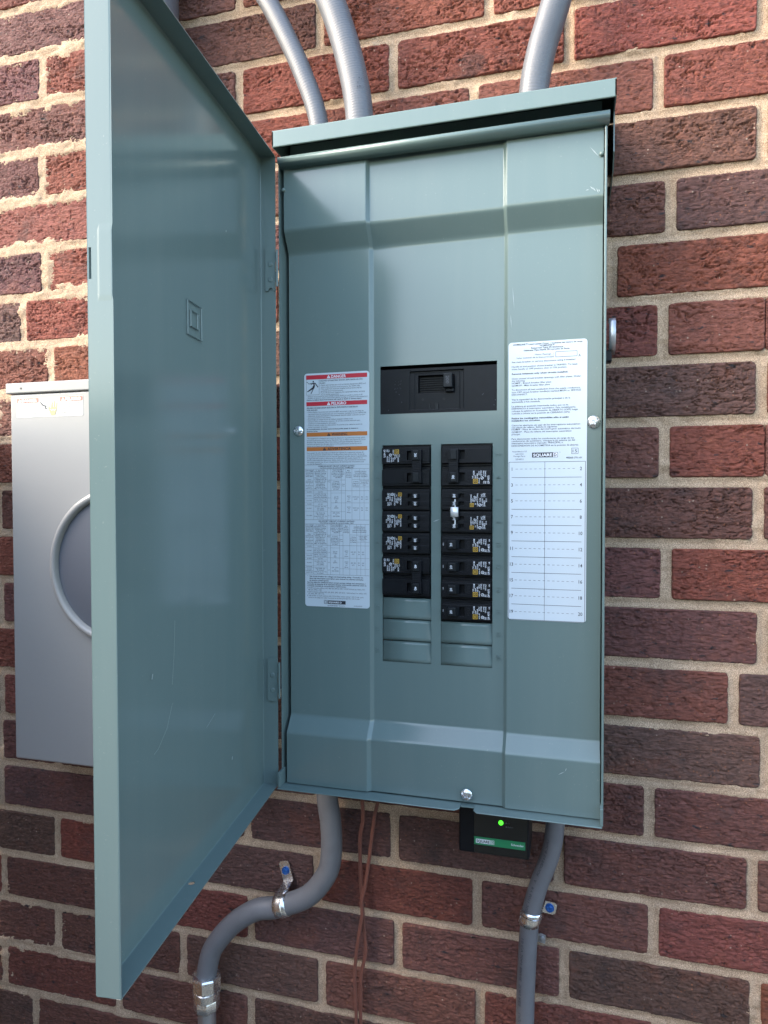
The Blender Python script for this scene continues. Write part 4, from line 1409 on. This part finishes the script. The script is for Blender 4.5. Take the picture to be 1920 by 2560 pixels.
def tandem():
    o = thing('circuit_breaker', 'x', 'circuit breaker', (0, 0, 0))
    body, ink, yel = MB(), MB(), MB()
    body.box(-0.0286, 0.0286, YM + 0.0010, -0.088, -0.0125, 0.0125)
    xs_ = [-0.0282, 0.0026, 0.0078, 0.0165, 0.0282]
    zs_ = [-0.0118, -0.0106, -0.0068, -0.0021, 0.0021, 0.0068, 0.0106, 0.0118]
    d = [[YF] * 7 for _ in range(4)]
    d[1][2] = d[1][4] = YF + 0.006
    for i in range(4):
        d[i][0] = d[i][6] = YF + 0.0012
    d[0][2] = d[3][2] = d[0][4] = d[3][4] = YF - 0.0004
    body.stepped(xs_, zs_, d, YM + 0.001)
    body.build('breaker_body', M['plastic'], o, bevel=0.0003)
    breaker_text(ink, yel, 0, TAND_LINES, -0.0064, 0.0060, 0.0042, (-0.0156, 0.0060), 0.00052)
    for s in (0.0044, -0.0044):
        h = MB()
        h.add([(0.0078, YF - 0.0004, s - .0024), (0.0168, YF - 0.0004, s - .0024), (0.0168, YF - 0.0004, s + .0024), (0.0078, YF - 0.0004, s + .0024),
               (0.0086, YF - 0.0060, s - .0021), (0.0162, YF - 0.0060, s - .0021), (0.0162, YF - 0.0060, s + .0021), (0.0086, YF - 0.0060, s + .0021)],
              [(4, 5, 6, 7), (0, 1, 5, 4), (1, 2, 6, 5), (2, 3, 7, 6), (3, 0, 4, 7)])
        ho = h.build('handle', M['plastic2'], o, bevel=0.0004)
        t = MB()
        put_text(t, '20', 0.0128, s, YF - 0.00615, 0.0026, 'c', -90, 0.0042, bold=0.02)
        t.build('printing', M['white_ink'], ho, weld=False)
    ink.build('printing', M['white_ink'], o, weld=False)
    yel.build('logo_square', M['yellow_ink'], o, weld=False)
    return o


def single():
    o = thing('circuit_breaker', 'x', 'circuit breaker', (0, 0, 0))
    body, ink, yel = MB(), MB(), MB()
    pole_body(body, 0)
    body.build('breaker_body', M['plastic'], o, bevel=0.0004)
    breaker_text(ink, yel, 0, [(a - 0.0005, b2 + 0.0006, c, d, e) for a, b2, c, d, e in POLE_LINES] + [(-0.0262, -0.0040, 0.0026, 'LR', 0.0014)], -0.0104, 0.0054, 0.0052, (-0.0186, 0.0056))
    h = MB()
    h.add([(0.0082, YF - 0.0003, -.0050), (0.0206, YF - 0.0003, -.0050), (0.0206, YF - 0.0003, .0050), (0.0082, YF - 0.0003, .0050),
           (0.0112, YF - 0.0072, -.0047), (0.0200, YF - 0.0066, -.0047), (0.0200, YF - 0.0066, .0047), (0.0112, YF - 0.0072, .0047)],
          [(4, 5, 6, 7), (0, 1, 5, 4), (1, 2, 6, 5), (2, 3, 7, 6), (3, 0, 4, 7)])
    ho = h.build('handle', M['plastic2'], o, bevel=0.0006)
    t = MB()
    put_text(t, '20', 0.0160, 0, YF - 0.00735, 0.0026, 'c', -90, 0.0040, bold=0.01)
    t.build('printing', M['white_ink'], ho, weld=False)
    put_text(ink, 'ON', 0.0262, 0.0, YF - 0.0004, 0.0012, 'c', -90, 0.003)
    ink.build('printing', M['white_ink'], o, weld=False)
    yel.build('logo_square', M['yellow_ink'], o, weld=False)
    return o


def dup(o):
    c = o.copy()
    COL.objects.link(c)
    for ch in o.children:
        d = ch.copy()
        COL.objects.link(d)
        d.parent = c
        for g in ch.children:
            e = g.copy()
            COL.objects.link(e)
            e.parent = d
    return c


GB = 'circuit breakers in the two columns of the panel'
XA, XB = 0.0285, 0.0990
two_pole('double black 30 amp breaker at top of left column beside embossed 1 and 3', XA, 0.2540, False, '30', False, GB)
two_pole('double black breaker with two 40s at the bottom of the left column', XA, 0.1270, False, '40', True, GB)
two_pole('double black 30 amp breaker at top of right column beside embossed 2 and 4', XB, 0.2540, True, '30', False, GB)
tan = tandem()
for i, (x, row, flip, lab) in enumerate(((XA, 2, False, 'twin 20 amp breaker beside embossed 5, under the left 30 amp pair'), (XA, 3, False, 'twin 20 amp breaker beside embossed 7, middle of three twins in the left column'),
                                         (XA, 4, False, 'twin 20 amp breaker beside embossed 9, right above the 40 amp pair'), (XB, 2, True, 'twin 20 amp breaker beside embossed 6, holding the upper end of the silver clip'),
                                         (XB, 3, True, 'twin 20 amp breaker beside embossed 8, holding the lower end of the silver clip'))):
    o = tan if i == 0 else dup(tan)
    tag(o, lab, group=GB)
    place(o, x, 0.254 - 0.0254 * (row + .5), flip)
sgl = single()
for i, (row, lab) in enumerate(((4, 'single 20 amp breaker beside embossed 10, just below the silver-clipped twins'), (5, 'single 20 amp breaker beside embossed 12, second of the four singles from the top'),
                                (6, 'single 20 amp breaker beside embossed 14, third of the four singles from the top'), (7, 'single 20 amp breaker beside embossed 16, lowest in the right column above blank plates'))):
    o = sgl if i == 0 else dup(sgl)
    tag(o, lab, group=GB)
    place(o, XB, 0.254 - 0.0254 * (row + .5), True)

# silver tie clip joining the two twins on the right
cl = thing('tie_clip', 'small silver clip joining the handles of two twin breakers', 'handle clip', (0.0868, YF, 0.1765))
b2 = MB()
n = 14
V = []
for zz_ in (0.1712, 0.1822):
    for i in range(n):
        a = math.pi * i / (n - 1)
        V.append((0.0865 - 0.0046 * math.cos(a), YF - 0.0058 - 0.0028 * math.sin(a), zz_))
b2.add(V, [(i, i + 1, n + i + 1, n + i) for i in range(n - 1)])
b2.build('clip_sleeve', M['satin'], cl, smooth=True, solid=0.0006, angle=60)
MB().tube([(0.0872, YF - 0.0052, 0.1590), (0.0872, YF - 0.0052, 0.1910)], 0.0009, 8).build('clip_pin', M['satin'], cl, smooth=True)

# main breaker
mbk = thing('main_breaker', 'wide black 200 amp main breaker above the two breaker columns', 'circuit breaker', (0.065, -0.1, 0.318))
YB = YM + 0.0022
xs_ = [-0.0050, 0.0322, 0.0378, 0.0418, 0.0842, 0.0905, 0.0950, 0.1350]
zs_ = [0.2890, 0.2945, 0.3012, 0.3138, 0.3338, 0.3362, 0.3388, 0.3422]
d = [[YB] * 7 for _ in range(7)]
for i in (1, 5):
    for j in range(1, 6):
        d[i][j] = YB + 0.0012
for i in (2, 3, 4):
    for j in range(1, 6):
        d[i][j] = YB + 0.0020
d[3][3] = YB + 0.009
for i in (1, 2, 3, 4, 5):
    d[i][5] = YB + 0.0030
b2 = MB().stepped(xs_, zs_, d, -0.08)
b2.build('breaker_body', M['plastic'], mbk, bevel=0.0004)
MB().box(-0.010, 0.140, -0.088, -0.086, 0.283, 0.352).build('backing_plate', M['void'], mbk)
b2 = MB()
for x in (0.0473, 0.0722):
    b2.lathe((x, YB + 0.0021, 0.3062), (0, -1, 0), [(0.0015, 0), (0.0015, 0.0003)], 14)
b2.build('test_hole_shade', M['void'], mbk, weld=False)  # near-black discs paint the shade of the holes onto the face
MB().stepped([0.0545, 0.0560, 0.0622, 0.0655], [0.2942, 0.3010], [[YB + 0.0012], [YB + 0.0026], [YB + 0.0006]], YB + 0.004).build('clip_notch', M['plastic2'], mbk)
b2 = MB()
for q in range(7):
    b2.box(0.0425, 0.0725, YB + 0.0070, YB + 0.0085, 0.3150 + q * 0.0026, 0.3160 + q * 0.0026)
b2.build('slide_shutter', M['plastic'], mbk, weld=False)
hh = MB().box(0.0728, 0.0832, YB - 0.0090, YB + 0.006, 0.3176, 0.3340).build('handle', M['plastic2'], mbk, bevel=0.0009)
MB().box(0.0745, 0.0842, YB - 0.0030, YB + 0.006, 0.3135, 0.3172).build('handle_foot', M['plastic'], mbk, bevel=0.0006)
t = MB()
put_text(t, '200', 0.0780, 0.3262, YB - 0.00915, 0.0036, 'c', -90, 0.0088)
t.build('printing', M['faint_white_ink'], hh, weld=False)
t = MB()
put_text(t, 'O/OFF', 0.0399, 0.3252, YB + 0.0018, 0.0026, 'c', -90, 0.0135, bold=.01)
put_text(t, 'I/ON', 0.0884, 0.3255, YB + 0.0018, 0.0026, 'c', -90, 0.0095, bold=.01)
t.build('printing', M['void'], mbk, weld=False)
t = MB()
rs = random.Random(4)
for q in range(16):
    x, z = 0.012 + rs.random() * 0.010, 0.318 + rs.random() * 0.012
    t.quad((x, YB - .0002, z), (x + .0006, YB - .0002, z + .0004), (x + .0012, YB - .0002, z + rs.uniform(-.001, .002)), (x + .0005, YB - .0002, z + .0008))
for x, z in ((0.0155, 0.3155), (0.0192, 0.3125), (0.0222, 0.3035), (0.0062, 0.2945), (0.116, 0.3085), (0.117, 0.3095), (0.129, 0.2965), (0.1305, 0.3020)):
    t.rect(x, x + .0008, z, z + .0009, YB - .0002)
t.build('scuff_marks', M['grey_ink'], mbk, weld=False)

# ------------------------------------------------------------------ surge protector below the box
sp = thing('surge_protector', 'black box with a glowing green light hanging under the panel', 'surge protector', (0.127, -0.06, -0.2315))
MB().box(0.0855, 0.1685, -0.085, -0.030, -0.2305, -0.1535).build('housing', M['plastic'], sp, bevel=0.0025, seg=3)
ft = MB().prism(round_rect(0.1040, 0.1660, -0.2285, -0.1560, 0.0015, 2), -0.0858, -0.0848).build('face_label', simple('gloss_black_label', (0.006, 0.007, 0.007), 0.22), sp, weld=False)
g = MB().rect(0.1042, 0.1637, -0.2185, -0.2090, -0.08605)
g.build('green_band', M['green_ink'], ft, weld=False)
w, k2 = MB(), MB()
w.rect(0.1062, 0.1232, -0.2166, -0.2116, -0.08615)
w.frame(0.1236, 0.1278, -0.2166, -0.2116, 0.0004, -0.08615)
put_text(k2, 'SQUARE', 0.1147, -0.2141, -0.0863, 0.0031, 'c', 0, 0.0155, bold=.03)
put_text(w, 'D', 0.1257, -0.2141, -0.0863, 0.0030, 'c', 0, 0.0024, bold=.03)
put_text(w, 'Schneider', 0.1475, -0.2134, -0.0863, 0.0025, 'l', 0, 0.0145, bold=.01)
w.build('printing', M['white_ink'], ft, weld=False)
k2.build('printing', M['black_ink'], ft, weld=False)
f2 = MB()
put_text(f2, '\u25cf On', 0.1410, -0.1888, -0.0863, 0.0016, 'l')
put_text(f2, '\u25b2 Replace', 0.1410, -0.1930, -0.0863, 0.0016, 'l')
put_text(f2, 'Electric', 0.1535, -0.2168, -0.0863, 0.0012, 'l', 0, 0.0085)
f2.build('printing', M['faint_white_ink'], ft, weld=False)
MB().lathe((0.1355, -0.0857, -0.1893), (0, -1, 0), [(0.0028, 0), (0.0027, 0.0008), (0.0018, 0.0015), (0.0006, 0.0018)], 18).build('led_lamp', M['led'], sp, smooth=True, angle=60)

# ------------------------------------------------------------------ meter socket on the left
mt_ = thing('meter_socket', 'light grey meter box with a round opening, partly behind the open panel door', 'meter box', (-0.37, -0.05, -0.178))
MX0, MX1, MY = -0.5460, -0.1920, -0.100
MB().box(MX0, MX1, MY, -0.002, -0.1765, 0.3375).build('meter_housing', M['meter_paint'], mt_, bevel=0.003, seg=4)
MB().box(MX0 - 0.0055, MX1 + 0.0055, MY - 0.0025, -0.002, 0.3380, 0.3528).build('meter_top_cap', M['meter_paint'], mt_, bevel=0.0018, seg=3)
MC, MZ, MR = -0.372, 0.1005, 0.1045
b2 = MB()
b2.lathe((MC, MY, MZ), (0, -1, 0), [(MR, 0), (MR + .0005, 0.006), (MR - .002, 0.0095), (MR - .006, 0.0105), (MR - .0095, 0.008), (MR - .010, -0.004)], 96)
b2.f = [f for f in b2.f if len(f) == 4]
b2.build('meter_ring', M['meter_paint'], mt_, smooth=True, angle=70)
b2 = MB().lathe((MC, MY, MZ), (0, -1, 0), [(MR - .0102, 0.0), (MR - .0102, 0.0022), (MR - .014, 0.003)], 72)
b2.build('meter_blank', M['meter_disc'], mt_, smooth=True, angle=40)
MB().lathe((MX0 + 0.021, MY - 0.0025, 0.3447), (0, -1, 0), [(0.0015, 0), (0.0013, 0.0006)], 10).build('cap_rivet', M['grey_ink'], mt_)
SM = dict(x=-0.5350, z=0.3315, w=0.1100, h=0.0270)
stm = MB().prism(round_rect(SM['x'], SM['x'] + SM['w'], SM['z'] - SM['h'], SM['z'], 0.002, 3), MY - 0.0003, MY + 0.0001).build('danger_sticker', M['glare_white'], mt_, weld=False)
p = Print(SM, MY - 0.0006)
for x0, wd in ((1.2, 'DANGER'), (73, 'PELIGRO')):
    p.r(x0, x0 + 36, 0.6, 6.6, 'glare_red_ink')
    p.tri(x0 + 5.0, 3.7, 4.4, 'white_ink', 'glare_red_ink')
    p.t(wd, x0 + 8.6, 3.8, 3.7, ink='white_ink', w=25, bold=.025, lift=.0001)
for x0, ls in ((2.5, ('Hazardous Voltage.', 'Will cause death, serious', 'injury or electrocution.', 'property damage.', 'Turn off power supplying the', 'equipment before working inside.')), (74, ('Voltaje peligroso. Causar\u00e1', 'la muerte, lesiones graves', 'o da\u00f1os materiales si se', 'manipula.', 'Desconecte el suministro de', 'energ\u00eda antes de trabajar.'))):
    for q, s in enumerate(ls):
        p.t(s, x0, 9.2 + 2.5 * q, 1.4, w=min(33, 1.25 * len(s)), ink='grey_ink')
for xx in (38.6, 72):
    p.line(xx, 0.6, xx, 26, .2, 'grey_ink')
# hand pictogram with a spark
p.poly([(53.5, 15), (55, 11), (56, 15), (58, 15), (59.5, 7), (61, 7), (60.8, 14), (62.5, 14), (63.5, 5.4), (65, 5.5), (64.4, 14), (66, 14.2), (67.5, 7), (68.8, 7.6), (67.5, 17), (66, 22), (64.5, 25.4), (58, 25.4), (56, 21)], 'tan_ink')
for q in range(5):
    p.line(56.5 + q * 2, 17.2 + (q % 2) * 1.2, 58.5 + q * 2, 17.2 + (q % 2) * 1.2, .5, 'white_ink')
p.poly([(40.5, 6), (46, 10.5), (51, 12), (49.5, 14), (53.5, 17), (47.5, 15.6), (48.5, 13.2), (44, 11.6), (40.2, 7.6)], 'grey_ink')
p.done(stm)

# ------------------------------------------------------------------ conduits


def rib(base, amp, turns):
    return lambda t: base + amp * math.sin(2 * math.pi * turns * t)


def flex(name, label, pts, r, turns, mat, group, amp=0.00009):
    path = spline(pts, 110)
    o = MB().tube(path, rib(r, amp, turns), 22).build(name, M[mat], None, smooth=True, angle=180)
    return tag(o, label, 'conduit', group)


GC = 'grey flexible conduits entering the top of the panel'
flex('flexible_conduit', 'thin grey flexible conduit entering the panel top at its left end', [(-0.0985, -0.055, 0.610), (-0.1015, -0.055, 0.676), (-0.1235, -0.055, 0.741), (-0.1495, -0.055, 0.798), (-0.1735, -0.055, 0.843), (-0.205, -0.053, 0.892), (-0.26, -0.048, 0.985), (-0.30, -0.044, 1.10), (-0.31, -0.044, 1.30)], 0.0124, 150, 'conduit', GC)
flex('flexible_conduit', 'thick grey flexible conduit left of centre behind the panel hood, with a black smudge', [(-0.0435, -0.055, 0.610), (-0.0465, -0.055, 0.676), (-0.0540, -0.055, 0.723), (-0.0675, -0.055, 0.775), (-0.0855, -0.055, 0.826), (-0.114, -0.054, 0.890), (-0.15, -0.050, 0.985), (-0.17, -0.048, 1.12), (-0.172, -0.048, 1.30)], 0.0176, 130, 'conduit', GC)
flex('flexible_conduit', 'thick grey flexible conduit at the right end of the panel top, leaning right', [(0.1640, -0.055, 0.610), (0.1690, -0.055, 0.674), (0.1770, -0.055, 0.715), (0.1860, -0.055, 0.745), (0.1955, -0.055, 0.778), (0.203, -0.054, 0.83), (0.206, -0.05, 0.95), (0.206, -0.048, 1.12), (0.206, -0.048, 1.30)], 0.0172, 130, 'conduit', GC)
# kinks and print smudge on the thick one
kb = MB()
for q in range(26):
    x, z = -0.0405 + rs.uniform(-.0035, .0035), 0.703 + rs.uniform(-.007, .007)
    dx = x + 0.0487
    y = -0.055 - math.sqrt(max(1e-9, 0.0180 ** 2 - dx * dx)) - .0003
    s = rs.uniform(.0004, .0012)
    kb.quad((x, y, z), (x + s, y + s * .4, z + s * .3), (x + s * .7, y + s * .3, z + s), (x - s * .2, y, z + s * .6))
smu = kb.build('print_smudge', M['black_ink'], None, weld=False)
cnd = [o for o in COL.objects if o.name.startswith('flexible_conduit')][1]
smu.parent = cnd
smu.location = smu.location - cnd.location

mp_ = MB().tube([(-0.3530, -0.045, 0.33), (-0.3530, -0.045, 1.6)], 0.0390, 28).build('service_pipe', M['conduit'], None, smooth=True, angle=60)
tag(mp_, 'upright grey pipe rising from the meter box behind the open door', 'pipe')

# lower left: conduit that snakes to a compression coupling and steel pipe
lc = thing('conduit_run', 'shaded grey conduit curving from the panel bottom down to a silver coupling', 'conduit', (-0.282, -0.032, -1.25))
path = spline([(-0.1030, -0.033, -0.140), (-0.1010, -0.033, -0.205), (-0.0960, -0.033, -0.242), (-0.0950, -0.033, -0.281), (-0.1020, -0.033, -0.3135), (-0.1295, -0.033, -0.3482), (-0.1740, -0.033, -0.3700), (-0.2060, -0.033, -0.3795), (-0.2415, -0.033, -0.4050), (-0.2730, -0.033, -0.4450), (-0.2835, -0.033, -0.4820), (-0.2845, -0.033, -0.50)], 16)
MB().tube(path, 0.0143, 24).build('flexible_tube', M['conduit_shaded'], lc, smooth=True, angle=180)
cxx, cyy = -0.2840, -0.033
MB().tube([(cxx, cyy, -0.53), (cxx + 0.003, cyy, -1.25)], 0.0127, 24).build('steel_pipe', M['galv'], lc, smooth=True, angle=60)
cp = MB()
cp.lathe((cxx, cyy, 0), (0, 0, 1), [(0.0185, -0.5035), (0.0205, -0.5025), (0.0205, -0.4865), (0.0192, -0.4845), (0.0168, -0.4838)], 8, 0.2)
cp.lathe((cxx, cyy, 0), (0, 0, 1), [(0.0170, -0.5180), (0.0182, -0.5170), (0.0182, -0.5115), (0.0194, -0.5105), (0.0194, -0.5055), (0.017, -0.5037)], 28)
cp.lathe((cxx, cyy, 0), (0, 0, 1), [(0.0150, -0.5340), (0.0176, -0.5332), (0.0184, -0.5310), (0.0184, -0.5200), (0.0175, -0.5182)], 8, 0.5)
cp.build('compression_coupling', M['zinc'], lc, smooth=True, angle=25, weld=False)

# lower right conduit
path = spline([(0.1985, -0.033, -0.140), (0.1960, -0.033, -0.209), (0.1905, -0.033, -0.246), (0.1762, -0.033, -0.288), (0.1668, -0.033, -0.329), (0.1628, -0.033, -0.385), (0.1604, -0.033, -0.467), (0.160, -0.033, -0.60), (0.160, -0.033, -1.25)], 16)
rc = MB().tube(path, 0.0113, 24).build('flexible_conduit', M['conduit_shaded'], None, smooth=True, angle=180)
tag(rc, 'shaded grey conduit with black print dropping from the right end of the panel bottom', 'conduit')
# printed line along it
pr = MB()
P = [Vector(q) for q in path]
cum = [0.0]
for a, b2 in zip(P[:-1], P[1:]):
    cum.append(cum[-1] + (b2 - a).length)


def at_len(s):
    for i in range(len(P) - 1):
        if cum[i + 1] >= s:
            t = (s - cum[i]) / (cum[i + 1] - cum[i])
            return P[i].lerp(P[i + 1], t), (P[i + 1] - P[i]).normalized()
    return P[-1], (P[-1] - P[-2]).normalized()


def wrap(body, s0, h, w):
    v, f = text_geo(body, 0.0)
    if not len(v):
        return
    x0, x1 = v[:, 0].min(), v[:, 0].max()
    out = []
    for a, b3, _ in v:
        s = s0 + (a - x0) / (x1 - x0) * w
        c, t = at_len(s)
        side = Vector((0, -1, 0)).cross(t).normalized()
        ang = 0.62 + (b3 - 0.35) * h / 0.7 / 0.0113
        out.append(tuple(c + (side * (-math.sin(ang)) + Vector((0, -1, 0)) * math.cos(ang)) * 0.01145))
    pr.add(out, f)


for s0, body, w in ((0.085, 'LFNC-B 3/4 INDOOR', 0.050), (0.140, 'A', 0.004), (0.150, 'RY 6071 30S', 0.032), (0.216, '10 CV 2061 BRNE  SUN RES', 0.085), (0.310, 'LIQUID TIGHT FLEX', 0.060)):
    wrap(body, s0, 0.0034, w)
po = pr.build('printing', M['black_ink'], None, weld=False)
po.parent = rc
po.location = Vector(ORIGIN[po]) - ORIGIN[rc]


# straps


def strap(label, c, t, r, tab_dir, tab_len, hole):
    """one-hole strap: c centre on the conduit, t conduit direction, tab_dir unit vector in the wall plane"""
    o = thing('conduit_strap', label, 'conduit strap', (c[0], -0.002, c[2]), 'metal straps holding the lower conduits')
    c, t, d = Vector(c), Vector(t).normalized(), Vector(tab_dir).normalized()
    f = Vector((0, -1, 0))
    R = r + 0.0012
    b3 = MB()
    n = 18
    rowsv = []
    prof_ = []
    for i in range(n + 1):
        a = math.radians(-25 + 230 * i / n)
        prof_.append((math.cos(a) * R, math.sin(a) * R))
    for k3, wv in enumerate((-0.0092, -0.0036, -0.0030, 0.0030, 0.0036, 0.0092)):
        bump = 0.0009 if 2 <= k3 <= 3 else 0.0
        for dx, fy in prof_:
            sc_ = 1 + bump / R
            rowsv.append(tuple(c + d * dx * sc_ + f * fy * sc_ + t * wv))
    m3 = n + 1
    b3.add(rowsv, [(k3 * m3 + i, k3 * m3 + i + 1, (k3 + 1) * m3 + i + 1, (k3 + 1) * m3 + i) for k3 in range(5) for i in range(n)])
    b3.build('band', M['zinc'], o, smooth=True, solid=0.0010, angle=50)
    # foot and tab
    base = c - f * 0.0
    b3 = MB()
    hw = 0.0078
    y_t = -0.0035
    pts = []
    a = math.radians(-25)
    p0 = c + d * math.cos(a) * R + f * math.sin(a) * R
    seq = [p0, Vector((c.x, y_t, c.z)) + d * (R + 0.002), Vector((c.x, y_t, c.z)) + d * (R + tab_len - 0.003), Vector((c.x, y_t, c.z)) + d * (R + tab_len)]
    wd = [hw, hw, hw, hw * 0.7]
    vv = []
    for s_, w_ in zip(seq, wd):
        vv += [tuple(s_ - t * w_), tuple(s_ + t * w_)]
    b3.add(vv, [(0, 1, 3, 2), (2, 3, 5, 4), (4, 5, 7, 6)])
    b3.build('tab', M['zinc'], o, solid=0.0012, bevel=0.0004)
    sc0 = Vector((c.x, y_t - 0.0013, c.z)) + d * (R + tab_len * 0.55)
    b3 = MB()
    b3.lathe(sc0, (0, -1, 0), [(0.0056, 0), (0.0056, 0.0008)], 20)
    b3.lathe(sc0, (0, -1, 0), [(0.0044, 0.0008), (0.0044, 0.0036), (0.0040, 0.0040), (0.0022, 0.0040), (0.0018, 0.0030)], 6)
    b3.build('blue_screw', M['blue'], o, weld=False)
    if hole:
        q = c - d * (R * 0.86) + f * (R * 0.48)
        MB().lathe(q, (f * 0.7 - d * 0.7), [(0.0016, 0), (0.0016, 0.0012)], 10).build('rivet', M['satin'], o, weld=False)
    return o


strap('silver strap with an upward tab and blue screw on the left curved conduit', (-0.1655, -0.033, -0.3655), (0.95, 0, 0.26), 0.0143, (-0.26, 0, 0.95), 0.030, False)
strap('silver strap with a sideways blue screw on the straight right conduit', (0.1668, -0.033, -0.3275), (0.22, 0, 0.975), 0.0113, (0.975, 0, -0.10), 0.018, True)
an = thing('wall_anchor', 'small bare screw anchor on the mortar beside the right conduit', 'screw', (0.1785, -0.003, -0.3715))
MB().prism([(0.1735, -0.3760), (0.1835, -0.3775), (0.1845, -0.3670), (0.1780, -0.3650), (0.1735, -0.3665)], -0.0045, -0.0028).build('plate', M['galv'], an, bevel=0.0003)
MB().lathe((0.1795, -0.0045, -0.3712), (0, -1, 0), [(0.0036, 0), (0.0034, 0.0014), (0.0018, 0.0020)], 8).build('head', M['galv'], an, smooth=True, angle=40)

# two brown wires


def cord(label, pts, dx):
    path_ = spline(pts, 12)
    b3 = MB()
    for s in (-1, 1):
        b3.tube([(x + s * dx, y - 0.0004 * s, z) for x, y, z in path_], 0.0015, 10)
    o = b3.build('brown_wire', M['brown_wire'], None, smooth=True, angle=180, weld=False)
    return tag(o, label, 'wire', 'brown wires hanging below the panel')


cord('brown twin wire hanging below the panel, nearer the curved conduit at its top', [(-0.0570, -0.022, -0.145), (-0.0560, -0.020, -0.205), (-0.0550, -0.018, -0.240), (-0.0598, -0.016, -0.268), (-0.0600, -0.014, -0.322), (-0.0558, -0.013, -0.393), (-0.0536, -0.012, -0.425), (-0.0605, -0.012, -0.462), (-0.0612, -0.012, -0.525), (-0.062, -0.012, -0.70), (-0.064, -0.012, -1.24)], 0.0012)
cord('brown twin wire hanging below the panel, slanting left to cross the other wire', [(-0.0330, -0.022, -0.145), (-0.0333, -0.020, -0.205), (-0.0392, -0.019, -0.238), (-0.0500, -0.019, -0.318), (-0.0572, -0.019, -0.352), (-0.0570, -0.018, -0.372), (-0.0652, -0.016, -0.424), (-0.0690, -0.014, -0.465), (-0.0667, -0.014, -0.522), (-0.066, -0.014, -0.70), (-0.069, -0.014, -1.24)], 0.0010)


# lettering and wear too small to pick apart stay joined
for o in COL.objects:
    if o.parent is not None and o.name.split('.')[0] in ('printing', 'paint_scratches', 'scuff_marks', 'print_smudge'):
        o['kind'] = 'stuff'
